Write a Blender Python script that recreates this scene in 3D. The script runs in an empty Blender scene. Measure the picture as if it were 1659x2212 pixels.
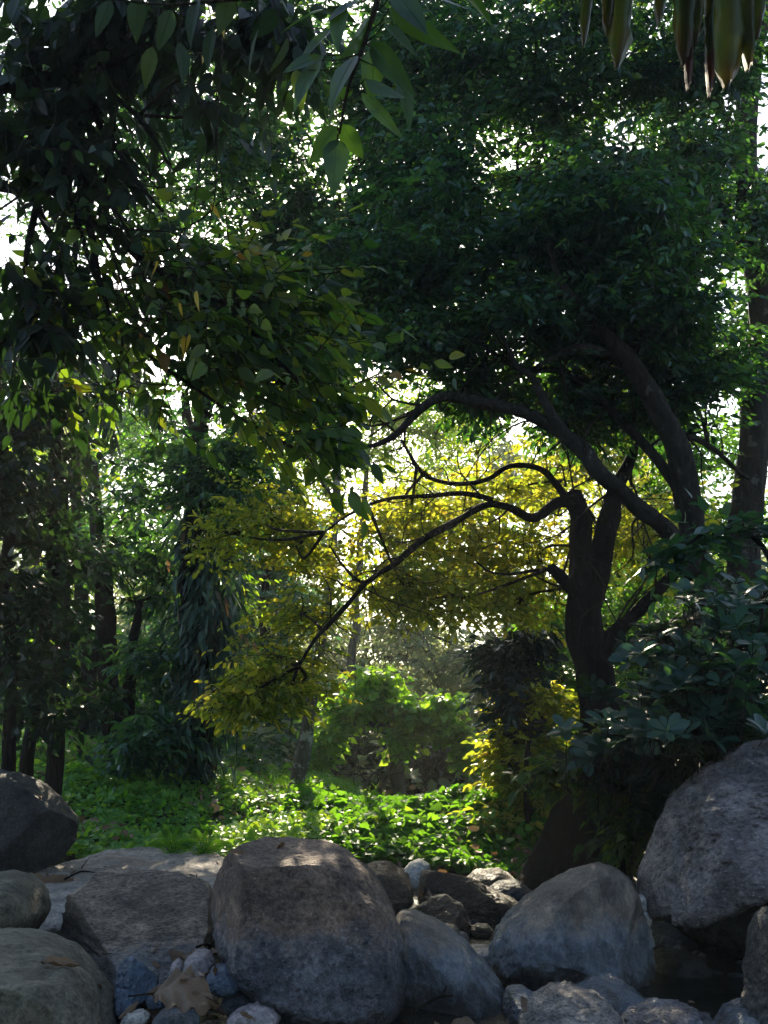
import bpy, math, numpy as np
from mathutils import Vector
R = math.radians
sc = bpy.context.scene
rng = np.random.default_rng(7)

# ------------------------------------------------------------------ camera, sky, sun, exposure
F, CX, CY, PITCH, CAMZ = 2212.0, 829.5, 1106.0, R(13.0), 1.0
cam_d = bpy.data.cameras.new('camera'); cam = bpy.data.objects.new('camera', cam_d)
sc.collection.objects.link(cam); sc.camera = cam
cam.location = (0, 0, CAMZ); cam.rotation_euler = (R(90) + PITCH, 0, 0)
cam_d.sensor_fit = 'VERTICAL'; cam_d.sensor_height = 36; cam_d.lens = 36
cam_d.clip_start = 0.05; cam_d.clip_end = 3000
cp, sp = math.cos(PITCH), math.sin(PITCH)

def ray(x, y):
    a, b = (x - CX) / F, -(y - CY) / F
    return np.array([a, cp - b * sp, sp + b * cp])
def P(x, y, d):
    v = ray(x, y); v = v * (d / v[1]); return np.array([v[0], v[1], v[2] + CAMZ])
def proj(W):
    W = np.asarray(W) - np.array([0, 0, CAMZ])
    f = W[..., 1] * cp + W[..., 2] * sp; u = -W[..., 1] * sp + W[..., 2] * cp
    f = np.maximum(f, 1e-3)
    return CX + F * W[..., 0] / f, CY - F * u / f
def PX(d): return d / F

SUN = ray(742, 366); SUN = SUN / np.linalg.norm(SUN)
SUN_EL = math.asin(SUN[2]); SUN_AZ = math.atan2(SUN[0], SUN[1])
world = bpy.data.worlds.new('World'); sc.world = world; world.use_nodes = True
wt = world.node_tree; wt.nodes.clear()
sky = wt.nodes.new('ShaderNodeTexSky'); sky.sky_type = 'NISHITA'; sky.sun_disc = False
sky.sun_elevation = SUN_EL; sky.sun_rotation = SUN_AZ
sky.air_density = 1.3; sky.dust_density = 1.5; sky.ozone_density = 2.5
bg = wt.nodes.new('ShaderNodeBackground'); bg.inputs[1].default_value = 0.12
wo = wt.nodes.new('ShaderNodeOutputWorld')
wt.links.new(sky.outputs[0], bg.inputs[0]); wt.links.new(bg.outputs[0], wo.inputs[0])
sl = bpy.data.lights.new('sun', 'SUN'); sl.energy = 5.0; sl.angle = R(0.5); sl.color = (1, 0.87, 0.64)
so = bpy.data.objects.new('sun', sl); sc.collection.objects.link(so)
so.rotation_euler = Vector(-SUN).to_track_quat('-Z', 'Y').to_euler(); so.location = (0, 10, 20)
sc.view_settings.view_transform = 'Standard'; sc.view_settings.look = 'None'
sc.view_settings.exposure = 1.55; sc.view_settings.gamma = 1
cy_ = sc.cycles
cy_.max_bounces = 7; cy_.diffuse_bounces = 3; cy_.glossy_bounces = 2; cy_.transmission_bounces = 4
cy_.volume_bounces = 0; cy_.volume_step_rate = 4; cy_.use_denoising = True; cy_.caustics_reflective = False; cy_.caustics_refractive = False

def sm(a, b, x): t = np.clip((x - a) / (b - a), 0, 1); return t * t * (3 - 2 * t)
# ------------------------------------------------------------------ numeric noise
def _h(i, j, k, s):
    n = (i * 374761393 + j * 668265263 + k * 2147483647 + s * 974711) & 0xffffffff
    n = ((n ^ (n >> 13)) * 1274126177) & 0xffffffff
    return ((n ^ (n >> 16)) & 0xffff) / 32767.5 - 1.0
def noise3(p, s=0):
    p = np.asarray(p, dtype=float); f = np.floor(p); i = f.astype(np.int64); t = p - f
    t = t * t * (3 - 2 * t); x, y, z = i[:, 0], i[:, 1], i[:, 2]; r = 0
    for a in (0, 1):
        wa = t[:, 0] if a else 1 - t[:, 0]
        for b in (0, 1):
            wb = t[:, 1] if b else 1 - t[:, 1]
            for c in (0, 1):
                wc = t[:, 2] if c else 1 - t[:, 2]
                r = r + wa * wb * wc * _h(x + a, y + b, z + c, s)
    return r
def fbm(p, o=4, s=0, g=0.5):
    r = 0; a = 1.0; p = np.asarray(p, dtype=float).copy()
    for k in range(o):
        r = r + a * noise3(p, s + k); p = p * 2.07 + 5.3; a *= g
    return r
def unit(v): return v / np.maximum(np.linalg.norm(v, axis=-1, keepdims=True), 1e-9)

# ------------------------------------------------------------------ mesh helpers
def link(o, parent=None):
    sc.collection.objects.link(o)
    if parent is not None: o.parent = parent
    return o
def tag(o, label=None, cat=None, group=None, kind=None):
    for k, v in (('label', label), ('category', cat), ('group', group), ('kind', kind)):
        if v: o[k] = v
    return o
def empty(name, loc):
    o = bpy.data.objects.new(name, None); o.empty_display_size = .1; o.location = [float(c) for c in loc]
    return link(o)
class MB:
    """collects vertices and faces; every face keeps a material index and every vertex a tint"""
    def __init__(s): s.v, s.fi, s.fs, s.m, s.t, s.n, s.uv = [], [], [], [], [], 0, []
    def add(s, V, faces_idx, sizes, mi=0, tint=0.5, uv=None):
        V = np.asarray(V, dtype=np.float64).reshape(-1, 3)
        s.v.append(V); s.fi.append(np.asarray(faces_idx, dtype=np.int64).ravel() + s.n)
        sizes = np.asarray(sizes, dtype=np.int64).ravel(); s.fs.append(sizes)
        s.m.append(np.full(len(sizes), mi)); s.t.append(np.broadcast_to(np.asarray(tint, dtype=float), (len(V),)).copy())
        s.uv.append(np.zeros((len(V), 2)) if uv is None else np.asarray(uv)); s.n += len(V)
    def build(s, name, mats, parent=None, origin=(0, 0, 0), smooth=True, uv=False):
        V = np.concatenate(s.v) - np.asarray(origin); fi = np.concatenate(s.fi); fs = np.concatenate(s.fs)
        me = bpy.data.meshes.new(name)
        me.vertices.add(len(V)); me.vertices.foreach_set('co', V.astype(np.float32).ravel())
        me.loops.add(len(fi)); me.loops.foreach_set('vertex_index', fi.astype(np.int32))
        me.polygons.add(len(fs)); st = np.concatenate(([0], np.cumsum(fs)[:-1]))
        me.polygons.foreach_set('loop_start', st.astype(np.int32))
        me.polygons.foreach_set('loop_total', fs.astype(np.int32))
        me.polygons.foreach_set('material_index', np.concatenate(s.m).astype(np.int32))
        me.polygons.foreach_set('use_smooth', np.full(len(fs), smooth))
        at = me.attributes.new('tint', 'FLOAT', 'POINT'); at.data.foreach_set('value', np.concatenate(s.t).astype(np.float32))
        if uv:
            ul = me.uv_layers.new(name='UVMap'); U = np.concatenate(s.uv)[fi]
            ul.data.foreach_set('uv', U.astype(np.float32).ravel())
        for m in (mats if isinstance(mats, (list, tuple)) else [mats]): me.materials.append(m)
        me.update(); me.validate()
        o = bpy.data.objects.new(name, me)
        if parent is None: o.location = [float(c) for c in origin]
        return link(o, parent)
def smooth_path(pts, rad, sub=4):
    pts = np.asarray(pts, float); rad = np.asarray(rad, float)
    if len(pts) < 3: sub = max(sub, 2)
    a = np.vstack([2 * pts[0] - pts[1], pts, 2 * pts[-1] - pts[-2]]); out = []; ro = []
    for i in range(1, len(a) - 2):
        for k in range(sub):
            t = k / sub; p0, p1, p2, p3 = a[i - 1], a[i], a[i + 1], a[i + 2]
            out.append(.5 * ((2 * p1) + (-p0 + p2) * t + (2 * p0 - 5 * p1 + 4 * p2 - p3) * t * t + (-p0 + 3 * p1 - 3 * p2 + p3) * t ** 3))
            ro.append(rad[i - 1] * (1 - t) + rad[i] * t)
    out.append(pts[-1]); ro.append(rad[-1]); return np.array(out), np.array(ro)
def tube(mb, pts, rad, sides=8, mi=0, sub=4, wob=0.0, tint=.5, lump=0.0):
    p, r = smooth_path(pts, rad, sub)
    if wob: p = p + np.stack([noise3(p * 3 + 9, 1), noise3(p * 3, 2), noise3(p * 3 + 4, 3)], 1) * wob * np.minimum(1, r[:, None] / max(r.max(), 1e-6) + .3)
    T = unit(np.gradient(p, axis=0)); ref = np.array([.13, -1, .07]) if abs(T[:, 1]).mean() < .8 else np.array([1, 0, 0.1])
    A = unit(np.cross(T, ref)); B = np.cross(T, A); th = np.linspace(0, 2 * np.pi, sides, endpoint=False)
    rr = np.repeat(r[:, None], sides, 1)
    if lump:
        q = p[:, None, :] + (A[:, None, :] * np.cos(th)[None, :, None] + B[:, None, :] * np.sin(th)[None, :, None]) * .3
        q2 = q.reshape(-1, 3); rr = rr * (1 + lump * (fbm(q2 * [7, 7, 2.2], 3, 5)).reshape(rr.shape))
    V = p[:, None, :] + rr[:, :, None] * (A[:, None, :] * np.cos(th)[None, :, None] + B[:, None, :] * np.sin(th)[None, :, None])
    n = len(p); i = np.arange(n - 1)[:, None] * sides; j = np.arange(sides)[None, :]; j2 = (j + 1) % sides
    f = np.stack([i + j, i + j2, i + sides + j2, i + sides + j], -1).reshape(-1, 4)
    V = V.reshape(-1, 3); cap = np.array([p[0], p[-1] + T[-1] * r[-1] * .6]); base = len(V)
    c1 = np.stack([j2[0], j[0], np.full(sides, base)], -1); o = (n - 1) * sides
    c2 = np.stack([o + j[0], o + j2[0], np.full(sides, base + 1)], -1)
    mb.add(np.vstack([V, cap]), np.concatenate([f.ravel(), c1.ravel(), c2.ravel()]),
           np.concatenate([np.full(len(f), 4), np.full(2 * sides, 3)]), mi, tint)

# leaf templates: columns t (length), w (half width), hl (lift in lengths), hw (lift in widths)
def blade(profile, fold=.22, wave=0.0):
    ts = [t for t, _ in profile]; n = len(ts); V = [(0, 0, 0, 0)]; Fc = []; sz = []
    for t, w in profile: V += [(t, 0, 0, 0), (t, w, 0, fold * w + wave * math.sin(t * 17)), (t, -w, 0, fold * w + wave * math.sin(t * 14 + 1))]
    V.append((1, 0, 0, 0)); last = len(V) - 1
    Fc += [0, 1, 2, 0, 3, 1]; sz += [3, 3]
    for k in range(n - 1):
        a, b = 1 + 3 * k, 4 + 3 * k
        Fc += [a, b, b + 1, a + 1, a, a + 2, b + 2, b]; sz += [4, 4]
    a = 1 + 3 * (n - 1); Fc += [a, last, a + 1, a, a + 2, last]; sz += [3, 3]
    return np.array(V, float), np.array(Fc), np.array(sz)
SMALL = (np.array([(0, 0, 0, 0), (.3, .5, 0, .13), (.72, .36, 0, .08), (1, 0, -.05, 0), (.72, -.36, 0, .08), (.3, -.5, 0, .13)]),
         np.array([0, 3, 2, 1, 0, 5, 4, 3]), np.array([4, 4]))
LANCE = blade([(.12, .3), (.3, .5), (.55, .44), (.8, .22)])
OVATE = blade([(.08, .36), (.28, .52), (.52, .45), (.78, .2)])
HEART = blade([(-.04, .4), (.18, .56), (.45, .46), (.75, .2)], .12)
OBOV = blade([(.15, .12), (.4, .34), (.66, .5), (.88, .36)], .16)
STRAP = blade([(.1, .4), (.4, .5), (.7, .42), (.9, .2)], .1)
TWIG = (np.array([(0, 1, 0, 0), (0, -.5, 0, .87), (0, -.5, 0, -.87), (1, .4, 0, 0), (1, -.2, 0, .35), (1, -.2, 0, -.35)]),
        np.array([0, 1, 4, 3, 1, 2, 5, 4, 2, 0, 3, 5]), np.array([4, 4, 4]))
def stamp(mb, tpl, P0, D, N, L, W, tint=.5, mi=0, bend=0.0):
    V, Fc, sz = tpl; P0 = np.asarray(P0); n = len(P0)
    if n == 0: return
    D = unit(D); S = unit(np.cross(N, D)); U = np.cross(D, S)
    L = np.broadcast_to(np.asarray(L, float), (n,)); W = np.broadcast_to(np.asarray(W, float), (n,)); b = np.broadcast_to(np.asarray(bend, float), (n,))
    t, w, hl, hw = V.T
    lift = L[:, None] * (hl[None, :] - b[:, None] * (t ** 2)[None, :]) + W[:, None] * hw[None, :] * 1.0
    X = P0[:, None, :] + D[:, None, :] * (L[:, None] * t[None, :])[:, :, None] + S[:, None, :] * (W[:, None] * w[None, :])[:, :, None] + U[:, None, :] * lift[:, :, None]
    idx = (np.arange(n)[:, None] * len(V) + Fc[None, :]).ravel()
    tt = np.repeat(np.broadcast_to(np.asarray(tint, float), (n,)), len(V))
    uv = np.tile(np.stack([t, w * .8 + .5], 1), (n, 1))
    mb.add(X.reshape(-1, 3), idx, np.tile(sz, n), mi, tt, uv)

# ------------------------------------------------------------------ materials
def mat(name):
    m = bpy.data.materials.new(name); m.use_nodes = True; nt = m.node_tree; nt.nodes.clear()
    out = nt.nodes.new('ShaderNodeOutputMaterial'); return m, nt, out
def ramp(nt, fac, stops, interp='LINEAR'):
    r = nt.nodes.new('ShaderNodeValToRGB'); r.color_ramp.interpolation = interp; e = r.color_ramp.elements
    while len(e) < len(stops): e.new(.5)
    for el, (p, c) in zip(e, stops): el.position = p; el.color = (*c, 1) if len(c) == 3 else c
    nt.links.new(fac, r.inputs[0]); return r.outputs[0]
def tex(nt, kind, scale, vec=None, **kw):
    t = nt.nodes.new('ShaderNodeTex' + kind); t.inputs['Scale'].default_value = scale
    for k, v in kw.items():
        if k in t.inputs: t.inputs[k].default_value = v
    if vec is not None: nt.links.new(vec, t.inputs['Vector'])
    return t
def mixc(nt, fac, a, b, mode='MIX'):
    m = nt.nodes.new('ShaderNodeMix'); m.data_type = 'RGBA'; m.blend_type = mode
    for s, v in ((m.inputs['Factor'], fac), (m.inputs[6], a), (m.inputs[7], b)):
        if hasattr(v, 'is_linked') or isinstance(v, bpy.types.NodeSocket): nt.links.new(v, s)
        elif isinstance(v, (int, float)): s.default_value = v
        else: s.default_value = (*v, 1)
    return m.outputs[2]
def mth(nt, op, a, b=None, clamp=False):
    m = nt.nodes.new('ShaderNodeMath'); m.operation = op; m.use_clamp = clamp
    for s, v in ((m.inputs[0], a), (m.inputs[1], b)):
        if v is None: continue
        if isinstance(v, bpy.types.NodeSocket): nt.links.new(v, s)
        else: s.default_value = v
    return m.outputs[0]
def leaf_mat(name, cols, tcols, trans=.45, rough=.42, veins=False, spec=.5):
    m, nt, out = mat(name); a = nt.nodes.new('ShaderNodeAttribute'); a.attribute_name = 'tint'
    n = len(cols); st = [(i / max(1, n - 2) * .92 if i < n - 1 else .97, c) for i, c in enumerate(cols)]
    n2 = len(tcols); st2 = [(i / max(1, n2 - 2) * .92 if i < n2 - 1 else .97, c) for i, c in enumerate(tcols)]
    base = ramp(nt, a.outputs['Fac'], st); tr = ramp(nt, a.outputs['Fac'], st2)
    pr = nt.nodes.new('ShaderNodeBsdfPrincipled'); pr.inputs['Roughness'].default_value = rough
    pr.inputs['Specular IOR Level'].default_value = spec
    if veins:
        uv = nt.nodes.new('ShaderNodeUVMap'); se = nt.nodes.new('ShaderNodeSeparateXYZ'); nt.links.new(uv.outputs[0], se.inputs[0])
        w = mth(nt, 'ABSOLUTE', mth(nt, 'SUBTRACT', se.outputs[1], .5))
        ph = mth(nt, 'MULTIPLY', mth(nt, 'SUBTRACT', se.outputs[0], mth(nt, 'MULTIPLY', w, .55)), 62.0)
        v = mth(nt, 'POWER', mth(nt, 'ABSOLUTE', mth(nt, 'SINE', ph)), 9.0)
        mid = mth(nt, 'SUBTRACT', 1.0, mth(nt, 'MULTIPLY', w, 32.0), True)
        vv = mth(nt, 'MAXIMUM', mid, mth(nt, 'SUBTRACT', 1.0, mth(nt, 'MULTIPLY', v, 0.0), True) if False else mth(nt, 'SUBTRACT', 1.0, mth(nt, 'MULTIPLY', mth(nt, 'ABSOLUTE', mth(nt, 'SINE', ph)), 5.0), True))
        tr = mixc(nt, mth(nt, 'MULTIPLY', vv, .5), tr, mixc(nt, 1.0, tr, (.35, .45, .3), 'MULTIPLY'))
        nz = tex(nt, 'Noise', 9.0, None, Detail=5.0); blot = ramp(nt, nz.outputs[0], [(.55, (0, 0, 0)), (.72, (1, 1, 1))])
        base = mixc(nt, mth(nt, 'MULTIPLY', blot, .5), base, mixc(nt, 1.0, base, (.9, .6, .3), 'MULTIPLY'))
        bp = nt.nodes.new('ShaderNodeBump'); bp.inputs['Strength'].default_value = .5; bp.inputs['Distance'].default_value = .004
        nt.links.new(vv, bp.inputs['Height']); bp.invert = True; nt.links.new(bp.outputs[0], pr.inputs['Normal'])
    nt.links.new(base, pr.inputs['Base Color'])
    tb = nt.nodes.new('ShaderNodeBsdfTranslucent'); nt.links.new(tr, tb.inputs[0])
    mx = nt.nodes.new('ShaderNodeMixShader'); mx.inputs[0].default_value = trans
    nt.links.new(pr.outputs[0], mx.inputs[1]); nt.links.new(tb.outputs[0], mx.inputs[2]); nt.links.new(mx.outputs[0], out.inputs[0])
    return m
def bark_mat(name, c1, c2, lich=(.35, .36, .33), lamt=.0, scale=9.0):
    m, nt, out = mat(name); tc = nt.nodes.new('ShaderNodeTexCoord'); mp = nt.nodes.new('ShaderNodeMapping')
    mp.inputs['Scale'].default_value = (1, 1, .28); nt.links.new(tc.outputs['Object'], mp.inputs[0])
    n1 = tex(nt, 'Noise', scale * 3, mp.outputs[0], Detail=8.0, Roughness=.65); c = ramp(nt, n1.outputs[0], [(.3, c1), (.72, c2)])
    n2 = tex(nt, 'Noise', scale * 1.1, tc.outputs['Object'], Detail=6.0, Roughness=.6)
    lm = ramp(nt, n2.outputs[0], [(.66 - .2 * lamt, (0, 0, 0)), (.7 - .2 * lamt, (1, 1, 1))])
    c = mixc(nt, mth(nt, 'MULTIPLY', lm, min(1.0, lamt * 2 + .15)), c, lich)
    pr = nt.nodes.new('ShaderNodeBsdfPrincipled'); pr.inputs['Roughness'].default_value = .9; pr.inputs['Specular IOR Level'].default_value = .12; nt.links.new(c, pr.inputs['Base Color'])
    bp = nt.nodes.new('ShaderNodeBump'); bp.inputs['Strength'].default_value = 1.0; bp.inputs['Distance'].default_value = .06
    nt.links.new(n1.outputs[0], bp.inputs['Height']); nt.links.new(bp.outputs[0], pr.inputs['Normal']); nt.links.new(pr.outputs[0], out.inputs[0])
    return m
def rock_mat(name, ca, cb, speck=(.26, .23, .2), blue=0.0, rough=.75, bump=.6, stretch=(1, 1, 1), scale=1.0, rust=0.0, sky_wet_z=.2, grain=.6):
    m, nt, out = mat(name); tc = nt.nodes.new('ShaderNodeTexCoord'); geo = nt.nodes.new('ShaderNodeNewGeometry')
    mp = nt.nodes.new('ShaderNodeMapping'); mp.inputs['Scale'].default_value = stretch; mp.inputs['Rotation'].default_value = (.3, .5, .2)
    nt.links.new(tc.outputs['Object'], mp.inputs[0]); v = mp.outputs[0]
    big = tex(nt, 'Noise', 3.5 * scale, v, Detail=7.0, Roughness=.6, Distortion=.4); fine = tex(nt, 'Noise', 55 * scale, v, Detail=6.0, Roughness=.7)
    mid = tex(nt, 'Noise', 16 * scale, v, Detail=6.0, Roughness=.65); vor = tex(nt, 'Voronoi', 70 * scale, v)
    c = ramp(nt, big.outputs[0], [(.32, ca), (.68, cb)])
    c = mixc(nt, .75, c, ramp(nt, mid.outputs[0], [(.32, (.5, .5, .5)), (.68, (1.4, 1.36, 1.3))]), 'MULTIPLY')
    stn = tex(nt, 'Noise', 1.7 * scale, v, Detail=9.0, Roughness=.62, Distortion=1.2); c = mixc(nt, .85, c, ramp(nt, stn.outputs[0], [(.36, (.42, .42, .45)), (.5, (1, 1, 1)), (.64, (1.45, 1.38, 1.3))]), 'MULTIPLY')
    c = mixc(nt, grain, c, ramp(nt, fine.outputs[0], [(.36, (.22, .22, .24)), (.5, (1, 1, 1)), (.66, (1.7, 1.65, 1.6))]), 'MULTIPLY')
    sk = ramp(nt, tex(nt, 'Noise', 110 * scale, v, Detail=2.0).outputs[0], [(.66, (0, 0, 0)), (.71, (1, 1, 1))])
    c = mixc(nt, mth(nt, 'MULTIPLY', sk, .5), c, speck)
    li = ramp(nt, tex(nt, 'Noise', 9 * scale, v, Detail=8.0, Roughness=.75).outputs[0], [(.62, (0, 0, 0)), (.7, (1, 1, 1))])
    c = mixc(nt, mth(nt, 'MULTIPLY', li, .28), c, speck)
    if rust: c = mixc(nt, mth(nt, 'MULTIPLY', ramp(nt, big.outputs[0], [(.5, (0, 0, 0)), (.62, (1, 1, 1))]), rust), c, (.22, .12, .07))
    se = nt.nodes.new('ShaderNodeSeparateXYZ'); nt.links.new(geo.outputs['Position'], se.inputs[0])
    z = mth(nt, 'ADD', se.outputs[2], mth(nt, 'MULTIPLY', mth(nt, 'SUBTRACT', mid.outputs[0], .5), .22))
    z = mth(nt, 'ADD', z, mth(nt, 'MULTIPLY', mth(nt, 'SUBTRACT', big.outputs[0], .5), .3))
    sky_wet = ramp(nt, z, [(max(.01, sky_wet_z - .07), (1, 1, 1)), (sky_wet_z + .04, (0, 0, 0))])
    if blue: c = mixc(nt, mth(nt, 'MULTIPLY', sky_wet, blue), c, mixc(nt, 1.0, c, (.72, 1.08, 1.65), 'MULTIPLY'))  # blue sky reflection painted as a tint over the wet foot
    dark_foot = ramp(nt, z, [(.03, (1, 1, 1)), (.08, (0, 0, 0))]); c = mixc(nt, mth(nt, 'MULTIPLY', dark_foot, .7), c, (.015, .014, .013))  # near-black towards the foot of the rock
    pr = nt.nodes.new('ShaderNodeBsdfPrincipled'); nt.links.new(c, pr.inputs['Base Color'])
    ro = mth(nt, 'SUBTRACT', rough, mth(nt, 'MULTIPLY', sky_wet, .38)); nt.links.new(ro, pr.inputs['Roughness'])
    cr = tex(nt, 'Voronoi', 4.2 * scale, None, Randomness=1.0); cr.feature = 'DISTANCE_TO_EDGE'
    wv = nt.nodes.new('ShaderNodeVectorMath'); wv.operation = 'MULTIPLY_ADD'; nt.links.new(mid.outputs[1], wv.inputs[0]); wv.inputs[1].default_value = (.35, .35, .35); nt.links.new(v, wv.inputs[2])
    nt.links.new(wv.outputs[0], cr.inputs['Vector'])
    h = mth(nt, 'ADD', mth(nt, 'MULTIPLY', big.outputs[0], .6), mth(nt, 'MULTIPLY', mid.outputs[0], .55))
    h = mth(nt, 'ADD', h, mth(nt, 'MULTIPLY', fine.outputs[0], .22))
    h = mth(nt, 'ADD', h, mth(nt, 'MULTIPLY', mth(nt, 'MINIMUM', vor.outputs['Distance'], .35), .15))
    crk = ramp(nt, cr.outputs['Distance'], [(0, (0, 0, 0)), (.03, (1, 1, 1))]); h = mth(nt, 'ADD', h, mth(nt, 'MULTIPLY', crk, .06))
    h = mth(nt, 'ADD', h, mth(nt, 'MULTIPLY', mth(nt, 'MULTIPLY', mid.outputs[0], sky_wet), .9))
    bp = nt.nodes.new('ShaderNodeBump'); bp.inputs['Strength'].default_value = bump; bp.inputs['Distance'].default_value = .08
    nt.links.new(h, bp.inputs['Height']); nt.links.new(bp.outputs[0], pr.inputs['Normal']); nt.links.new(pr.outputs[0], out.inputs[0])
    return m

M = {}
M['canopy'] = leaf_mat('teal_leaf', [(.008, .03, .022), (.02, .07, .05), (.04, .13, .08), (.09, .22, .12)], [(.02, .08, .02), (.07, .22, .02), (.2, .4, .03), (.42, .5, .03)], .42, .32)
M['olive'] = leaf_mat('olive_leaf', [(.006, .022, .01), (.014, .045, .014), (.03, .08, .02), (.06, .12, .025), (.12, .14, .03), (.3, .13, .02)], [(.02, .07, .008), (.05, .14, .01), (.12, .26, .012), (.24, .38, .015), (.4, .42, .02), (.5, .2, .02)], .45, .42, True)
M['gold'] = leaf_mat('golden_leaf', [(.015, .05, .012), (.05, .1, .015), (.12, .15, .02), (.26, .2, .03)], [(.2, .34, .025), (.52, .58, .03), (.82, .72, .05), (.8, .58, .07)], .56, .38)
M['lime'] = leaf_mat('lime_leaf', [(.012, .05, .015), (.04, .11, .02), (.09, .17, .03), (.2, .2, .03)], [(.14, .34, .012), (.36, .6, .015), (.6, .7, .02), (.8, .65, .02)], .58, .38)
M['fresh'] = leaf_mat('fresh_leaf', [(.02, .08, .02), (.06, .18, .03), (.13, .28, .04)], [(.14, .4, .02), (.28, .56, .02), (.5, .66, .03)], .5, .5, spec=.2)
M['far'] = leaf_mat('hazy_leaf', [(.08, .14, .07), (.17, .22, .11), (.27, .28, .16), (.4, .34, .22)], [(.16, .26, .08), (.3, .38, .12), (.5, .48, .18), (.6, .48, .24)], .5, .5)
M['teal'] = leaf_mat('blue_green_leaf', [(.01, .035, .028), (.025, .09, .065), (.06, .18, .11)], [(.05, .16, .04), (.1, .26, .04), (.16, .32, .05)], .3, .33, True)
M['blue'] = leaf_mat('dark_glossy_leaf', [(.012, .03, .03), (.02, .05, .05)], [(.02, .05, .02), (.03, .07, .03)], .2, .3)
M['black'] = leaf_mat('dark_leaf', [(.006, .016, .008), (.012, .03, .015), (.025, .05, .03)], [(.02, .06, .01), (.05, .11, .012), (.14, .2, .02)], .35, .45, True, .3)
M['pend'] = leaf_mat('pendant_leaf', [(.008, .025, .02), (.02, .06, .045), (.08, .16, .12), (.14, .09, .05)], [(.02, .06, .02), (.05, .12, .03), (.1, .2, .04), (.2, .12, .05)], .3, .3, True)
M['brush'] = leaf_mat('brushwood_leaf', [(.01, .015, .006), (.03, .04, .012), (.1, .06, .03)], [(.03, .05, .01), (.1, .16, .015), (.3, .18, .06)], .35, .5)
M['vine'] = leaf_mat('vine_leaf', [(.04, .13, .04), (.1, .28, .06), (.2, .42, .08), (.24, .44, .08)], [(.2, .5, .02), (.4, .7, .03), (.6, .8, .04), (.65, .8, .04)], .5, .45)
M['dry'] = leaf_mat('dry_leaf', [(.12, .07, .04), (.25, .16, .1), (.38, .27, .18)], [(.2, .1, .04), (.3, .18, .08), (.4, .25, .12)], .2, .6, True)
M['yellow'] = leaf_mat('yellow_leaf', [(.5, .3, .03), (.6, .42, .04)], [(.6, .4, .03), (.75, .5, .04)], .4, .5, True)
M['banana'] = leaf_mat('banana_leaf', [(.03, .05, .012), (.07, .07, .015), (.09, .04, .015), (.09, .03, .01)], [(.04, .09, .008), (.14, .16, .01), (.12, .06, .01), (.12, .03, .008)], .4, .5)
M['bark'] = bark_mat('dark_bark', (.006, .005, .004), (.028, .022, .017), (.06, .06, .05), .1)
M['bark_grey'] = bark_mat('grey_bark', (.02, .017, .014), (.07, .06, .05), (.2, .2, .18), .2, 7)
M['bark_spot'] = bark_mat('spotted_bark', (.1, .085, .075), (.26, .23, .2), (.55, .55, .52), .5, 7)
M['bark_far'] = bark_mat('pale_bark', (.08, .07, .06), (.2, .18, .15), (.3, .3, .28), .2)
M['twig'] = bark_mat('twig_bark', (.02, .014, .01), (.06, .045, .03))

# ------------------------------------------------------------------ terrain
def sm(a, b, x): t = np.clip((x - a) / (b - a), 0, 1); return t * t * (3 - 2 * t)
def terrain(x, y):
    x = np.asarray(x, float); y = np.asarray(y, float)
    q = np.stack([x, y, np.zeros_like(x)], -1).reshape(-1, 3)
    n = fbm(q * .9, 4, 3).reshape(x.shape)
    left = sm(.2, -1.9, x)
    h = -.07 + .02 * n
    h = h + left * sm(5.2, 7.5, y) * .28 + left * sm(7.5, 12.5, y) * .5
    h = h + (1 - left) * (sm(6.8, 8.6, y) * .22 + sm(9, 13, y) * .12)
    h = h + sm(1.6, 3.6, x) * sm(3.5, 7, y) * .45 + sm(-1.6, -4, x) * .4
    h = h + sm(13, 60, y) * 1.6 + sm(50, 180, np.hypot(x, y)) * 4 + sm(6, 25, np.abs(x)) * 1.2
    return h + .06 * n * sm(6, 9, y)
gx = np.concatenate([-np.geomspace(180, 6.2, 26), np.linspace(-6, 6, 150), np.geomspace(6.2, 180, 26)])
gy = np.concatenate([-np.geomspace(120, 3, 18), np.linspace(-2.5, 20, 230), np.geomspace(20.5, 220, 30)])
X, Y = np.meshgrid(gx, gy); Z = terrain(X, Y)
mb = MB(); nx, ny = len(gx), len(gy); i = np.arange(ny - 1)[:, None] * nx; j = np.arange(nx - 1)[None, :]
fc = np.stack([i + j, i + j + 1, i + nx + j + 1, i + nx + j], -1).reshape(-1, 4)
mb.add(np.stack([X, Y, Z], -1), fc, np.full(len(fc), 4))
gm, nt, out = mat('forest_soil'); tc = nt.nodes.new('ShaderNodeTexCoord')
n1 = tex(nt, 'Noise', 3.0, tc.outputs['Object'], Detail=8.0, Roughness=.7); n2 = tex(nt, 'Voronoi', 26.0, tc.outputs['Object'])
c = ramp(nt, n1.outputs[0], [(.3, (.025, .02, .014)), (.6, (.06, .045, .03)), (.8, (.05, .06, .025))])
c = mixc(nt, .6, c, ramp(nt, n2.outputs['Color'], [(.2, (.5, .45, .4)), (.8, (1.5, 1.3, 1.1))]), 'MULTIPLY')
pr = nt.nodes.new('ShaderNodeBsdfPrincipled'); pr.inputs['Roughness'].default_value = .8; nt.links.new(c, pr.inputs['Base Color'])
bp = nt.nodes.new('ShaderNodeBump'); bp.inputs['Strength'].default_value = .8; bp.inputs['Distance'].default_value = .04
nt.links.new(n2.outputs['Distance'], bp.inputs['Height']); nt.links.new(bp.outputs[0], pr.inputs['Normal']); nt.links.new(pr.outputs[0], out.inputs[0])
tag(mb.build('ground', gm), kind='structure')

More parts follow.
